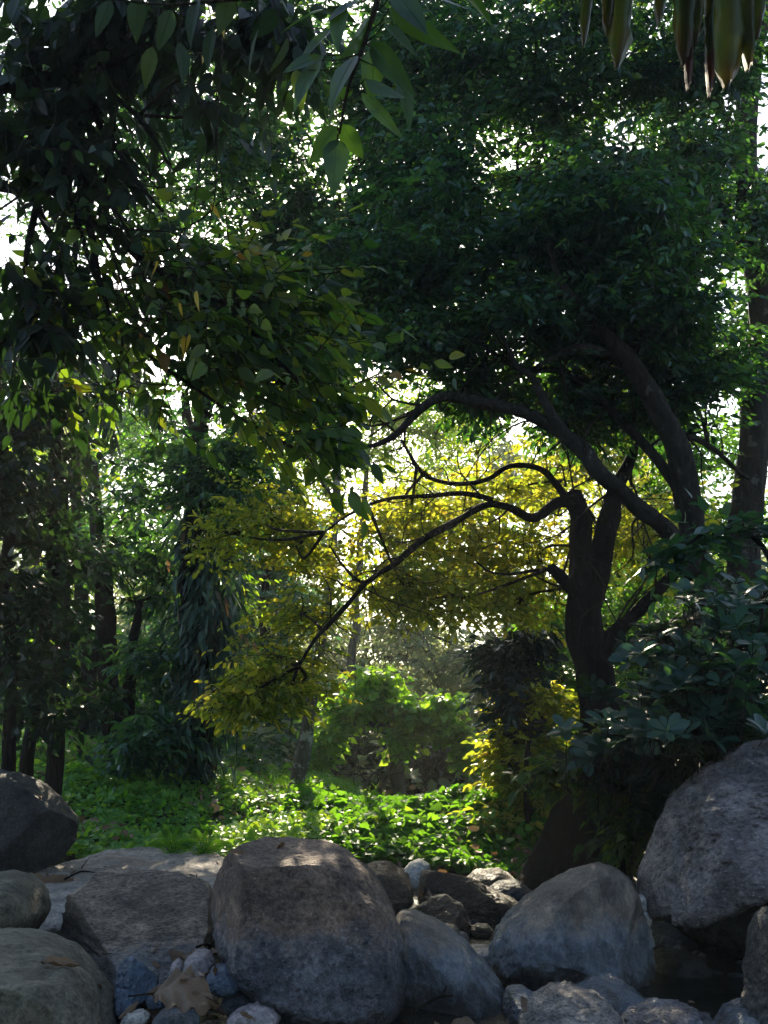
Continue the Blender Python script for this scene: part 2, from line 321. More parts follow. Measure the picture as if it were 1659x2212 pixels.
wm, nt, out = mat('creek_water'); tc = nt.nodes.new('ShaderNodeTexCoord'); pr = nt.nodes.new('ShaderNodeBsdfPrincipled')
pr.inputs['Base Color'].default_value = (.012, .014, .012, 1); pr.inputs['Roughness'].default_value = .06; pr.inputs['IOR'].default_value = 1.33
mp = nt.nodes.new('ShaderNodeMapping'); mp.inputs['Scale'].default_value = (1, 2.2, 1); nt.links.new(tc.outputs['Object'], mp.inputs[0])
n1 = tex(nt, 'Noise', 14.0, mp.outputs[0], Detail=4.0, Roughness=.6, Distortion=1.2); bp = nt.nodes.new('ShaderNodeBump'); bp.inputs['Strength'].default_value = .5; bp.inputs['Distance'].default_value = .03
nt.links.new(n1.outputs[0], bp.inputs['Height']); nt.links.new(bp.outputs[0], pr.inputs['Normal']); nt.links.new(pr.outputs[0], out.inputs[0])
mb = MB(); gx2 = np.linspace(-3.2, 3.4, 40); gy2 = np.linspace(-2, 8.6, 60); X, Y = np.meshgrid(gx2, gy2)
i = np.arange(59)[:, None] * 40; j = np.arange(39)[None, :]; fc = np.stack([i + j, i + j + 1, i + 40 + j + 1, i + 40 + j], -1).reshape(-1, 4)
mb.add(np.stack([X, Y, .004 * noise3(np.stack([X * 5, Y * 9, X * 0], -1).reshape(-1, 3)).reshape(X.shape)], -1), fc, np.full(len(fc), 4))
tag(mb.build('water', wm), kind='structure')

#@@ROCKS
M['rk_brown'] = rock_mat('brown_grey_rock', (.17, .115, .088), (.32, .22, .17), speck=(.5, .42, .36), blue=.95, bump=1.1, sky_wet_z=.3, grain=.7)
M['rk_grey'] = rock_mat('grey_rock', (.16, .13, .11), (.3, .245, .2), speck=(.5, .47, .43), blue=.9, bump=.8, sky_wet_z=.24, grain=.3, stretch=(1.6, 1, .7))
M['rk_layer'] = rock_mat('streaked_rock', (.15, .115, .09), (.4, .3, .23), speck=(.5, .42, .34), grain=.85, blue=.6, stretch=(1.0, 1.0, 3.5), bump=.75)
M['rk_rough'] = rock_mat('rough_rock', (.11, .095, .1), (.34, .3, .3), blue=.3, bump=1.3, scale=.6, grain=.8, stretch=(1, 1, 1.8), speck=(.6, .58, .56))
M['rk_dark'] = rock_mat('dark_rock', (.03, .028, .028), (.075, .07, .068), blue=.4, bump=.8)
M['rk_cave_shade'] = rock_mat('painted_shade_rock', (.012, .012, .012), (.03, .028, .027), speck=(.05, .05, .05), bump=.7)  # near-black colour paints in the shade of the hollow under the overhang
M['rk_moss'] = rock_mat('olive_stained_rock', (.07, .06, .042), (.2, .18, .13), blue=.2, bump=.7, sky_wet_z=.05)
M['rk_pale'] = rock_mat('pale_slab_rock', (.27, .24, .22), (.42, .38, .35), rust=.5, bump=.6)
M['rk_blue'] = rock_mat('blue_grey_rock', (.07, .085, .1), (.11, .13, .155), blue=.5, bump=.5, sky_wet_z=.6)
M['rk_pink'] = rock_mat('pinkish_rock', (.3, .24, .24), (.42, .36, .36), bump=.4)
M['rk_white'] = rock_mat('whitish_rock', (.4, .39, .36), (.55, .53, .5), bump=.5)
M['rk_warm'] = rock_mat('warm_brown_rock', (.06, .04, .028), (.14, .1, .065), stretch=(1, 1, 2.5), bump=.9)

def rock(name, label, outline, d, depth, m, lean=.25, p=.62, q=.8, cuts=(), rough=.03, nth=200, nph=90, seed=1, cat='boulder', group=None, fine=.35, flat=None):
    W = np.array([P(x, y, d) for x, y in outline]); pts = W[:, [0, 2]]
    A = pts; B = np.roll(pts, -1, 0); cr = A[:, 0] * B[:, 1] - B[:, 0] * A[:, 1]
    c = np.array([((A[:, 0] + B[:, 0]) * cr).sum(), ((A[:, 1] + B[:, 1]) * cr).sum()]) / (3 * cr.sum())
    th = np.linspace(0, 2 * np.pi, nth, endpoint=False); dr = np.stack([np.cos(th), np.sin(th)], 1); rr = np.zeros(nth)
    for a, b in zip(A - c, B - c):
        e = b - a; den = dr[:, 0] * e[1] - dr[:, 1] * e[0]; den = np.where(abs(den) < 1e-12, 1e-12, den)
        t = (a[0] * e[1] - a[1] * e[0]) / den; u = (a[0] * dr[:, 1] - a[1] * dr[:, 0]) / den
        rr = np.where((t > 0) & (u >= 0) & (u <= 1), np.maximum(rr, t), rr)
    k = np.array([1, 2, 3, 2, 1]) / 9.0
    for _ in range(2): rr = sum(w * np.roll(rr, s) for w, s in zip(k, (-2, -1, 0, 1, 2)))
    ph = np.linspace(-np.pi / 2, np.pi / 2, nph + 2)[1:-1]
    cf = np.cos(ph) ** p; sf = np.sign(np.sin(ph)) * np.abs(np.sin(ph)) ** q
    x = cf[:, None] * (rr * dr[:, 0])[None, :]; z = cf[:, None] * (rr * dr[:, 1])[None, :]; y = np.repeat(sf[:, None] * depth, nth, 1)
    V = np.stack([x, y, z], -1).reshape(-1, 3); V = np.vstack([V, [[0, -depth, 0], [0, depth, 0]]])
    S = np.array([(pts[:, 0].max() - pts[:, 0].min()) / 2, depth, (pts[:, 1].max() - pts[:, 1].min()) / 2])
    U = V / S
    for nx_, ny_, nz_, h in cuts:
        n = np.array([nx_, ny_, nz_], float); n /= np.linalg.norm(n); s = U @ n - h
        if ny_ < -.3: U[:, 1] = np.minimum(U[:, 1] + np.maximum(s, 0) / -n[1], np.maximum(U[:, 1], .8))
        else: U = U - np.outer(np.maximum(s, 0), n) * .97
    V = U * S; V[:, 1] += lean * V[:, 2]
    sz = S[[0, 2]].mean(); nn = unit(V / S ** 2)
    q3 = V / sz + seed * 7.7
    dsp = rough * (fbm(q3 * 1.6, 3, seed) * .8 + fine * fbm(q3 * 7, 4, seed + 9, .6)) + rough * fine * .9 * -np.abs(fbm(q3 * np.array([2.2, 2.2, 4.0]), 3, seed + 3))
    low = 1 - sm(.12, .38, V[:, 2] + c[1]); dsp = dsp + low * rough * .9 * (fbm(q3 * np.array([5, 5, 8]), 3, seed + 5) - .3)
    V = V + nn * dsp[:, None] * sz
    i = np.arange(nph - 1)[:, None] * nth; j = np.arange(nth)[None, :]; j2 = (j + 1) % nth
    f = np.stack([i + j, i + j2, i + nth + j2, i + nth + j], -1).reshape(-1, 4); b = nph * nth; o = (nph - 1) * nth; j = j[0]; j2 = j2[0]
    f2 = np.stack([j2, j, np.full(nth, b)], -1); f3 = np.stack([o + j, o + j2, np.full(nth, b + 1)], -1)
    mb = MB(); ctr = np.array([c[0], d, c[1]]); mb.add(V + ctr, np.concatenate([f.ravel(), f2.ravel(), f3.ravel()]), np.concatenate([np.full(len(f), 4), np.full(2 * nth, 3)]))
    o_ = mb.build(name, M[m], None, ctr); return tag(o_, label, cat, group)

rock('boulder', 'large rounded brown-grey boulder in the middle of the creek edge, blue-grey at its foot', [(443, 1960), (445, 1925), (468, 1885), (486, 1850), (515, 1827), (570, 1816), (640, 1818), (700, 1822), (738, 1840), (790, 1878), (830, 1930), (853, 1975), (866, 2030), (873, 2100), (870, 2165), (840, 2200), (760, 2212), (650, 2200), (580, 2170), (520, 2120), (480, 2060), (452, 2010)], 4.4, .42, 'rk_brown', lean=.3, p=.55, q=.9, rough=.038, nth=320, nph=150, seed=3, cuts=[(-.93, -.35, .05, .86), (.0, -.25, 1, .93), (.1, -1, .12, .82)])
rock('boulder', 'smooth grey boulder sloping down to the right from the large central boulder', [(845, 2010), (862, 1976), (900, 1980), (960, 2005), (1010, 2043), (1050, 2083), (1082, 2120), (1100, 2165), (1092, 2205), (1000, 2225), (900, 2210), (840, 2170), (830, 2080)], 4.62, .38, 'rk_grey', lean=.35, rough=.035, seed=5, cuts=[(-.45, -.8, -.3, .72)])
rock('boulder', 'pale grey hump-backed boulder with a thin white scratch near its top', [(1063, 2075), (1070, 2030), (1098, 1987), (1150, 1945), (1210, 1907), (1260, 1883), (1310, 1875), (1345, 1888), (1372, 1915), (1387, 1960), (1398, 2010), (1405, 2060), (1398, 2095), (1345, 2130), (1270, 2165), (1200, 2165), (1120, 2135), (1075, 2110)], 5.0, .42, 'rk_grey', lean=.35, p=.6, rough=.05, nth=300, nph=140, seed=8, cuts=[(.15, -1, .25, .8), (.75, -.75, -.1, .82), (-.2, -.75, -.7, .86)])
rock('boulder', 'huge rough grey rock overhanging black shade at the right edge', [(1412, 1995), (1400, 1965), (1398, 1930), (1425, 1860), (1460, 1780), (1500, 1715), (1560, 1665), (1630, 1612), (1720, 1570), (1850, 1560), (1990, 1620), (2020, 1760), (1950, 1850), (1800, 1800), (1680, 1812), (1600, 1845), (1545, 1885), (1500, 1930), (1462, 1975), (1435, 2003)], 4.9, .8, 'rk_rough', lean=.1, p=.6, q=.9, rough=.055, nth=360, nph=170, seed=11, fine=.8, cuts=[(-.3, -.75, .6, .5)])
rock('boulder', 'rock mass coloured black for the shade under the lip of the huge overhanging rock', [(1432, 1960), (1450, 2005), (1500, 2030), (1540, 2065), (1562, 2130), (1600, 2230), (1750, 2300), (1950, 2200), (2000, 1850), (1850, 1720), (1600, 1740), (1480, 1860)], 5.75, .6, 'rk_cave_shade', lean=-.25, p=.6, rough=.05, nth=240, nph=110, seed=12, fine=.6)
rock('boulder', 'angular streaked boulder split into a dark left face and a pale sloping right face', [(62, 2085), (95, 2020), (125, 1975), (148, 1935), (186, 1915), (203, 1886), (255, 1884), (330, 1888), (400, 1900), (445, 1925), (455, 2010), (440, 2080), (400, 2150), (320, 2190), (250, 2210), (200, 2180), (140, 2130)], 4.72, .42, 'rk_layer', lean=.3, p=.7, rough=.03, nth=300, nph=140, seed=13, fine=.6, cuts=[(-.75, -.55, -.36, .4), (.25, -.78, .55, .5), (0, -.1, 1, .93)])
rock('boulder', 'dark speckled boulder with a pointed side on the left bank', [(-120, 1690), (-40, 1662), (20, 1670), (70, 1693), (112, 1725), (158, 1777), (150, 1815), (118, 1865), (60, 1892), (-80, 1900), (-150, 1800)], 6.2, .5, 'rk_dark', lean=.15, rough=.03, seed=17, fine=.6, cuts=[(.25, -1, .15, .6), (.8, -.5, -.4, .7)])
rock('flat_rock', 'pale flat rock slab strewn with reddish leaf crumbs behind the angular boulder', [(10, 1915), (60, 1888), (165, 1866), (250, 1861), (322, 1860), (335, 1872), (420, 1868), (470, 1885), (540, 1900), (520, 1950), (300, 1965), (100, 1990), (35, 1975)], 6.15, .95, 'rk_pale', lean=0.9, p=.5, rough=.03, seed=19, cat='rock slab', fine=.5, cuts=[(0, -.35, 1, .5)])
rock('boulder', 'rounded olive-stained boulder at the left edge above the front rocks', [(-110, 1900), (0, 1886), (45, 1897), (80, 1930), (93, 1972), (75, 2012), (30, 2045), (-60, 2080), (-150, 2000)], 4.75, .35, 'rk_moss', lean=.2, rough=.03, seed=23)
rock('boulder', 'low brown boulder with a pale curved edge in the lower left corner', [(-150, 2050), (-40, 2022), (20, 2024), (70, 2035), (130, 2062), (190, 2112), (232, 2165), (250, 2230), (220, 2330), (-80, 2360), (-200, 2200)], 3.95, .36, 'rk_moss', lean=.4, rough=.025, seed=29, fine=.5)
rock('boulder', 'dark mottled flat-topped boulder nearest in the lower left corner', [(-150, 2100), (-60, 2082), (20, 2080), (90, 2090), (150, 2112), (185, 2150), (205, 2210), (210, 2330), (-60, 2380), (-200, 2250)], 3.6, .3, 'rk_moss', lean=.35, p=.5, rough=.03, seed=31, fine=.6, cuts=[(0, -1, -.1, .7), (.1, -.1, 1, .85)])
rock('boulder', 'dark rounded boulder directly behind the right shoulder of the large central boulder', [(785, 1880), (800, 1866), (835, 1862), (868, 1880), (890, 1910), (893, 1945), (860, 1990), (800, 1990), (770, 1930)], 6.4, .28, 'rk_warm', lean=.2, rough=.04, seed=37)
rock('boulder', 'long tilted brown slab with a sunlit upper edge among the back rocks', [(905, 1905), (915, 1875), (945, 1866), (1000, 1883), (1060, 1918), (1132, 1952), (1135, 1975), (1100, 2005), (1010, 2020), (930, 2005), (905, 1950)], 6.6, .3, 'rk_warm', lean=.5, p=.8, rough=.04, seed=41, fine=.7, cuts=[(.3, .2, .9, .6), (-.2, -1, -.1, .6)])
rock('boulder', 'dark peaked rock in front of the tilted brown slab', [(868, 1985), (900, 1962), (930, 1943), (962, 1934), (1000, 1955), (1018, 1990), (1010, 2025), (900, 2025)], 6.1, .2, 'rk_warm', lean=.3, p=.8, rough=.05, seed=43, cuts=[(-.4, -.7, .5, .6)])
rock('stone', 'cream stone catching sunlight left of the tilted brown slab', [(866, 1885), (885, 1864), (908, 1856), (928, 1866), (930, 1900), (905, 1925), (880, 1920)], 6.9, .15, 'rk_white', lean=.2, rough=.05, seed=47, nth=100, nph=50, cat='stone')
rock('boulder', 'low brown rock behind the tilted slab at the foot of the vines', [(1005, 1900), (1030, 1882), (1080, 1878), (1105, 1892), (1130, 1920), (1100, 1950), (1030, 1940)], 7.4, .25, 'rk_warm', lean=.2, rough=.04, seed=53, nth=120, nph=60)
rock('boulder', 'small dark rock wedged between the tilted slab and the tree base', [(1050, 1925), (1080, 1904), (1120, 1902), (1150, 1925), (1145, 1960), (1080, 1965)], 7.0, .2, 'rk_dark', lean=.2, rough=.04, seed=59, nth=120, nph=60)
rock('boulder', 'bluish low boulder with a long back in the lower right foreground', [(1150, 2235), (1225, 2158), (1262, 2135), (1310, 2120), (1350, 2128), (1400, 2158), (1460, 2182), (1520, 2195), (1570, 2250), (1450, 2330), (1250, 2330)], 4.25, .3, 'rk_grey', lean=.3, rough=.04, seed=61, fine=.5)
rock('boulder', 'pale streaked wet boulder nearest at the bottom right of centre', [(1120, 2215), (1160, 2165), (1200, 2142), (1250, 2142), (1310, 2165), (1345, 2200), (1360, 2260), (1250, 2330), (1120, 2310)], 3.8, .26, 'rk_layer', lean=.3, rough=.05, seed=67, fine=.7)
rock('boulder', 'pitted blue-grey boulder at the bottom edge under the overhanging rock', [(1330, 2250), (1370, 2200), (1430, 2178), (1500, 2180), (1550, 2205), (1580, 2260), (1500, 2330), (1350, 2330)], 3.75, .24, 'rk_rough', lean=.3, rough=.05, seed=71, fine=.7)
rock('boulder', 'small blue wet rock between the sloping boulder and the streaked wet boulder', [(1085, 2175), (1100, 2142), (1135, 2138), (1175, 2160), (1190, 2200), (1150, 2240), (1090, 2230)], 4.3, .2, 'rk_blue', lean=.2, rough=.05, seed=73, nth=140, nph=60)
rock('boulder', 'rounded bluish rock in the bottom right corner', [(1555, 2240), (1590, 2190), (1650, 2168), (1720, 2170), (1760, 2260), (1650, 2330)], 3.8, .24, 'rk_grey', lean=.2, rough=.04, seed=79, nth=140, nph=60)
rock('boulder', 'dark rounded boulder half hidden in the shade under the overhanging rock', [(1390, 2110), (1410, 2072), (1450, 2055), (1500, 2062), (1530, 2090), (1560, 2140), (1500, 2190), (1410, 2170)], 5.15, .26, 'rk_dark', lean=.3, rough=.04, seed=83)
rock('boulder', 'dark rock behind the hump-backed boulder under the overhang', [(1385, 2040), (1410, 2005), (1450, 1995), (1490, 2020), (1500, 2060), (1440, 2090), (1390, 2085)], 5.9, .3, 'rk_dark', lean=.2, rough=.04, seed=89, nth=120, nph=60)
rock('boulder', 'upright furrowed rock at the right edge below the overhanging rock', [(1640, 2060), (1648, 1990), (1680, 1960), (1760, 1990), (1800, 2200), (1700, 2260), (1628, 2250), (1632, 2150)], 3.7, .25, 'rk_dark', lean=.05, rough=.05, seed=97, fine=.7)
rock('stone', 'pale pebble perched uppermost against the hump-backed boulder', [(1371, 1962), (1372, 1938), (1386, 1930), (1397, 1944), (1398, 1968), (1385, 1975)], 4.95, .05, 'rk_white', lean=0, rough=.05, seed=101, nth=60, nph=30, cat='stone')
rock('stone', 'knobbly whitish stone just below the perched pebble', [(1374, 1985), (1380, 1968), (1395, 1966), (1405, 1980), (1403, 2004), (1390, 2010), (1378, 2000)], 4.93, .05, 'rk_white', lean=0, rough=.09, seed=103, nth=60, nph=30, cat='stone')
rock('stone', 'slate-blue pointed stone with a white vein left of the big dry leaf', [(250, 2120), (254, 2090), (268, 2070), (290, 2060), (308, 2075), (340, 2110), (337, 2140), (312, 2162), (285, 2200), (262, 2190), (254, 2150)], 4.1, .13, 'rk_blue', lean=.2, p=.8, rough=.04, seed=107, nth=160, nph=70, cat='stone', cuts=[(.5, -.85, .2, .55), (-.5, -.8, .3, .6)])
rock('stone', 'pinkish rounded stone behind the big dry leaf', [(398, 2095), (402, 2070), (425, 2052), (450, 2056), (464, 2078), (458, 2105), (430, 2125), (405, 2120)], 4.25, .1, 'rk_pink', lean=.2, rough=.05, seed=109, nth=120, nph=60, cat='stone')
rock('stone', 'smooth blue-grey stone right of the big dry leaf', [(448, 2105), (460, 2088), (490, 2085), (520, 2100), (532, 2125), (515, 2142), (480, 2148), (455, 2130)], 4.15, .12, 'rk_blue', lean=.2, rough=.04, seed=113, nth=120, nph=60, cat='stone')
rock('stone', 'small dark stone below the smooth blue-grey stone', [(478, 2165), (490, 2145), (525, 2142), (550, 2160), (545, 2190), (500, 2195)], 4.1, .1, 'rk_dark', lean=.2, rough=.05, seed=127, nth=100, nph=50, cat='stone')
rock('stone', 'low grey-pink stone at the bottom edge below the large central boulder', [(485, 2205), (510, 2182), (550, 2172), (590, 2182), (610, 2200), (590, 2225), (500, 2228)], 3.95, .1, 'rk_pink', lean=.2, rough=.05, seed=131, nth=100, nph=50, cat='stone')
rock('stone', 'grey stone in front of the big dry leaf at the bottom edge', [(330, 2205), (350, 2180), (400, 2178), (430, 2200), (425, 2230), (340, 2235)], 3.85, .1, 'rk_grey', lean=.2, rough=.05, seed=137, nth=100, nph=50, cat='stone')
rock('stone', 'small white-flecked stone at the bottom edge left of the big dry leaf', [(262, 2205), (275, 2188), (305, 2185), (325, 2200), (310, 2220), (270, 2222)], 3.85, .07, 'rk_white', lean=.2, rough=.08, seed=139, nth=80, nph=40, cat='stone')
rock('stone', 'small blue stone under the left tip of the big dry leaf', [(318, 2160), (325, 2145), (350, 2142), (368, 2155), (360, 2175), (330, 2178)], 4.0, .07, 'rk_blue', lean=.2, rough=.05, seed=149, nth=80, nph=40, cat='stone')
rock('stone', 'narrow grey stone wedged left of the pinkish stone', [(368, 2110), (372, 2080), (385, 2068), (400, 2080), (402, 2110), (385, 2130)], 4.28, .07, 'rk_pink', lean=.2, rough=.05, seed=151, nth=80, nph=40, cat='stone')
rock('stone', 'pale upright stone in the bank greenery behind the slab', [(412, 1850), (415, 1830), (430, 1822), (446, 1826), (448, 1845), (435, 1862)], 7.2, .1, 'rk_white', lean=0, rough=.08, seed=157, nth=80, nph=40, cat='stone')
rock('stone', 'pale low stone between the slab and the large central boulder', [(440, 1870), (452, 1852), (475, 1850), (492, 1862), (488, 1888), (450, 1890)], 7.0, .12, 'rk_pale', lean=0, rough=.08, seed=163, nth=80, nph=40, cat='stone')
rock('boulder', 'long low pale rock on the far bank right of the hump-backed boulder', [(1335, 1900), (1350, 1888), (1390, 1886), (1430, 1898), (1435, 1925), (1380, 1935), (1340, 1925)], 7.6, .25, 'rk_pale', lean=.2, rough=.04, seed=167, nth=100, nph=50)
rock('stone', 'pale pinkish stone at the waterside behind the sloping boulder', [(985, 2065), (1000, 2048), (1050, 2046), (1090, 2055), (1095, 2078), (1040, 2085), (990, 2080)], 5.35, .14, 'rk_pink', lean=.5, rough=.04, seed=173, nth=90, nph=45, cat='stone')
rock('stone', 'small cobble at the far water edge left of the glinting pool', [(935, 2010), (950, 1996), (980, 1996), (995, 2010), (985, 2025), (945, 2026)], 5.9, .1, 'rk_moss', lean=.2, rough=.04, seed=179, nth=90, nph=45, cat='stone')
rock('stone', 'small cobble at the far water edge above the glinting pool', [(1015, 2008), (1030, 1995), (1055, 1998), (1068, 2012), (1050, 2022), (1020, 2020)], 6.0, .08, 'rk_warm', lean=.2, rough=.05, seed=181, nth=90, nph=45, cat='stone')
#@@END_ROCKS

# ------------------------------------------------------------------ foliage
# openings in the canopy: x, y, rx, ry (in photo units) and the share of foliage kept there
GAPS = [(510, 165, 80, 55, .12), (330, 215, 70, 40, .35), (742, 368, 38, 32, .05), (725, 55, 55, 60, .2), (640, 265, 45, 45, .3),
        (55, 430, 90, 90, .4), (205, 505, 110, 75, .3), (400, 360, 70, 45, .4), (1110, 300, 50, 65, .12), (1335, 282, 60, 55, .06), (1000, 300, 45, 35, .3),
        (1260, 215, 80, 40, .35), (840, 860, 85, 70, .2), (775, 950, 70, 50, .3), (720, 1045, 40, 60, .35), (560, 850, 70, 35, .3), (250, 840, 75, 35, .3),
        (390, 890, 90, 55, .35), (130, 1300, 35, 70, .3), (240, 1330, 32, 65, .2), (1085, 750, 60, 25, .35), (1010, 610, 28, 16, .3), (1560, 240, 25, 40, .3),
        (620, 210, 40, 30, .3), (1060, 400, 40, 30, .5), (950, 640, 35, 20, .4), (10, 700, 40, 40, .5), (110, 1230, 25, 40, .5)]
def keep(C, strength=1.0, r=rng):
    x, y = proj(C); k = np.ones(len(C))
    for gx_, gy_, rx, ry, s in GAPS:
        e = ((x - gx_) / (rx + 10)) ** 2 + ((y - gy_) / (ry + 10)) ** 2
        k = np.minimum(k, np.where(e < 1.6, s + (1 - s) * np.clip(e - .6, 0, 1), 1))
    return r.random(len(C)) < (1 - strength * (1 - k))
def blob_points(b, r, clump=14, sig=.2, gaps=1.0):
    x, y, d, rx, ry, rd, n = b; c = P(x, y, d); Rr = np.array([rx * PX(d), rd, ry * PX(d)])
    k = max(4, int(n / clump)); u = unit(r.normal(size=(k, 3))) * (r.random(k) ** .4)[:, None]
    w = r.random(k) ** 1.3 + .15; idx = r.choice(k, n, p=w / w.sum())
    s = sig * (4.0 / k) ** .33 * 1.6
    pts = u[idx] + r.normal(size=(n, 3)) * s * [1, 1, .6]
    C = c + pts * Rr
    if gaps: C = C[keep(C, gaps, r)]
    return C, c + u * Rr
def sprays(mb, C, r, nl=7, tl=.3, L=.08, W=.04, droop=.3, tpl=SMALL, flat=.45, tint=None, twig=True, spread=1.0, azb=None, slope=-.15, tw=.003):
    n = len(C)
    if n == 0: return
    az = r.uniform(0, 2 * np.pi, n) if azb is None else azb + r.normal(size=n) * .8
    el = slope + r.normal(size=n) * .35
    D = np.stack([np.cos(az) * np.cos(el), np.sin(az) * np.cos(el), np.sin(el)], 1)
    up = unit(np.array([0, 0, 1.0]) + r.normal(size=(n, 3)) * flat * .6); S = unit(np.cross(up, D))
    tls = tl * r.uniform(.4, 1.7, n); ct = r.random(n) if tint is None else tint
    if twig: stamp(mb, TWIG, C, D, up, tls, tw, .5, 1)
    for i in range(nl):
        t = (i + .6) / nl; sd = 1 if i % 2 else -1
        ok = r.random(n) < .9
        p = C + D * (tls * t)[:, None]
        fw = .45 + .9 * t; dd = unit(D * fw + S * sd * (1.05 - .5 * t) * spread + np.array([0, 0, -1.0]) * (droop * r.uniform(.2, 1.6, n))[:, None] + r.normal(size=(n, 3)) * .18)
        nn = unit(up + r.normal(size=(n, 3)) * flat)
        sc_ = r.uniform(.45, 1.25, n)
        tt = np.clip(ct * .72 + r.random(n) * .28, 0, 1)
        stamp(mb, tpl, p[ok], dd[ok], nn[ok], (L * sc_)[ok], (W * sc_)[ok], tt[ok], 0, (r.uniform(-.05, .3, n))[ok])
def rosettes(mb, C, r, nl=6, L=.14, W=.06, tpl=OBOV, opening=.9, tint=None, axis=(0, -.35, 1)):
    n = len(C); A = unit(np.array(axis) + r.normal(size=(n, 3)) * .35); ref = unit(r.normal(size=(n, 3))); X1 = unit(np.cross(A, ref)); Y1 = np.cross(A, X1)
    ct = r.random(n); stamp(mb, TWIG, C - A * .25, A, X1, .26, .004, .5, 1)
    for i in range(nl):
        a = i * 2.4 + r.normal(size=n) * .2; rad = X1 * np.cos(a)[:, None] + Y1 * np.sin(a)[:, None]
        op = opening * (.6 + .7 * (1 - i / nl)); D = unit(A * .45 + rad * op); N = unit(A * op - rad * .3 + r.normal(size=(n, 3)) * .15)
        s = r.uniform(.55, 1.1, n); ok = r.random(n) < .88
        stamp(mb, tpl, (C - A * .03 * i / nl)[ok], D[ok], N[ok], (L * s)[ok], (W * s)[ok], np.clip(ct * .6 + r.random(n) * .4, 0, 1)[ok], 0, r.uniform(.05, .4, n)[ok])
def auto_branches(mb, skel, blob_c, clumps, r, rb=.02, mi=1, maxc=10):
    """limbs from the nearest skeleton point to a blob and from there to its clumps"""
    S = np.concatenate(skel); dst = np.linalg.norm(S - blob_c, axis=1); s = S[dst.argmin()]; L = dst.min()
    rb = max(.006, min(rb, .012 + L * .012)); mid = (s + blob_c) / 2 + r.normal(size=3) * L * .08 + np.array([0, 0, -.04 * L])
    tube(mb, [s, mid, blob_c], [rb, rb * .75, rb * .5], 5, mi, 4, .0)
    for c in clumps[:maxc]:
        l = np.linalg.norm(c - blob_c); t0 = s * .2 + blob_c * .8
        tube(mb, [t0, (t0 + c) / 2 + r.normal(size=3) * l * .1, c], [rb * .45, rb * .3, rb * .12], 4, mi, 3)
def limb_pts(l): return np.array([P(x, y, d) for x, y, d, _ in l]), np.array([q[3] for q in l])
def tree(name, label, cat, limbs, blobs, leafm, leaf, bark='bark', group=None, seed=1, clump=14, sig=.2, gaps=1.0, mode='spray', lumps=.22, rb=.02, auto=True, ground=True, maxc=10, uv=False, side=.16):
    r = np.random.default_rng(seed); ls = [limb_pts(l) for l in limbs]
    base = ls[0][0][0].copy() if ls else P(*blobs[0][:3])
    if ground: base[2] = float(terrain(base[0], base[1])) - .05
    root = empty(name, base); tag(root, label, cat, group); skel = []
    for k, (p, rad) in enumerate(ls):
        if k == 0 and ground: p = np.vstack([base, p]); rad = np.concatenate([[rad[0] * 1.5], rad])
        mb = MB(); tube(mb, p, rad, 14 if rad.max() > .05 else 8, 0, 7, .05 if rad.max() > .03 else .03, lump=lumps)
        mb.build('trunk' if k == 0 else 'branch', M[bark], root, base); skel.append(smooth_path(p, rad)[0])
    if not skel: skel = [base[None]]
    mb = MB()
    if side and len(ls) > 1:
        for k, (p, rad) in enumerate(ls[1:] if ground else ls):
            q, qr = smooth_path(p, rad, 6); T = unit(np.gradient(q, axis=0)); ln = np.linalg.norm(np.diff(q, axis=0), axis=1).sum()
            for _ in range(int(ln / side)):
                i = r.integers(1, len(q)); l = r.uniform(.25, .9); dd = unit(T[i] * r.uniform(.2, 1) + r.normal(size=3) * [.7, .5, .8] + [0, 0, .15]); rr0 = max(.0035, min(.011, qr[i] * .35))
                k1 = q[i] + dd * l * .35 + r.normal(size=3) * .04; k2 = k1 + unit(dd + r.normal(size=3) * .6) * l * .35; k3 = k2 + unit(dd + r.normal(size=3) * .7 + [0, 0, -.3]) * l * .4
                tube(mb, [q[i], k1, k2, k3], [rr0, rr0 * .75, rr0 * .5, rr0 * .2], 5, 1, 3)
                k4 = k1 + unit(dd + r.normal(size=3) * .9) * l * .5; tube(mb, [k1, (k1 + k4) / 2 + r.normal(size=3) * .03, k4], [rr0 * .6, rr0 * .4, rr0 * .15], 4, 1, 3)
    if blobs:
        for b in blobs:
            C, cl = blob_points(b, r, clump, sig, gaps)
            if auto: auto_branches(mb, skel, P(*b[:3]), cl, r, rb, 1, maxc)
            if mode == 'spray': sprays(mb, C, r, **leaf)
            else: rosettes(mb, C, r, **leaf)
        o = mb.build('crown', [M[leafm], M['twig']], root, base, uv=uv)
    return root

#@@TREES
r_ = rng
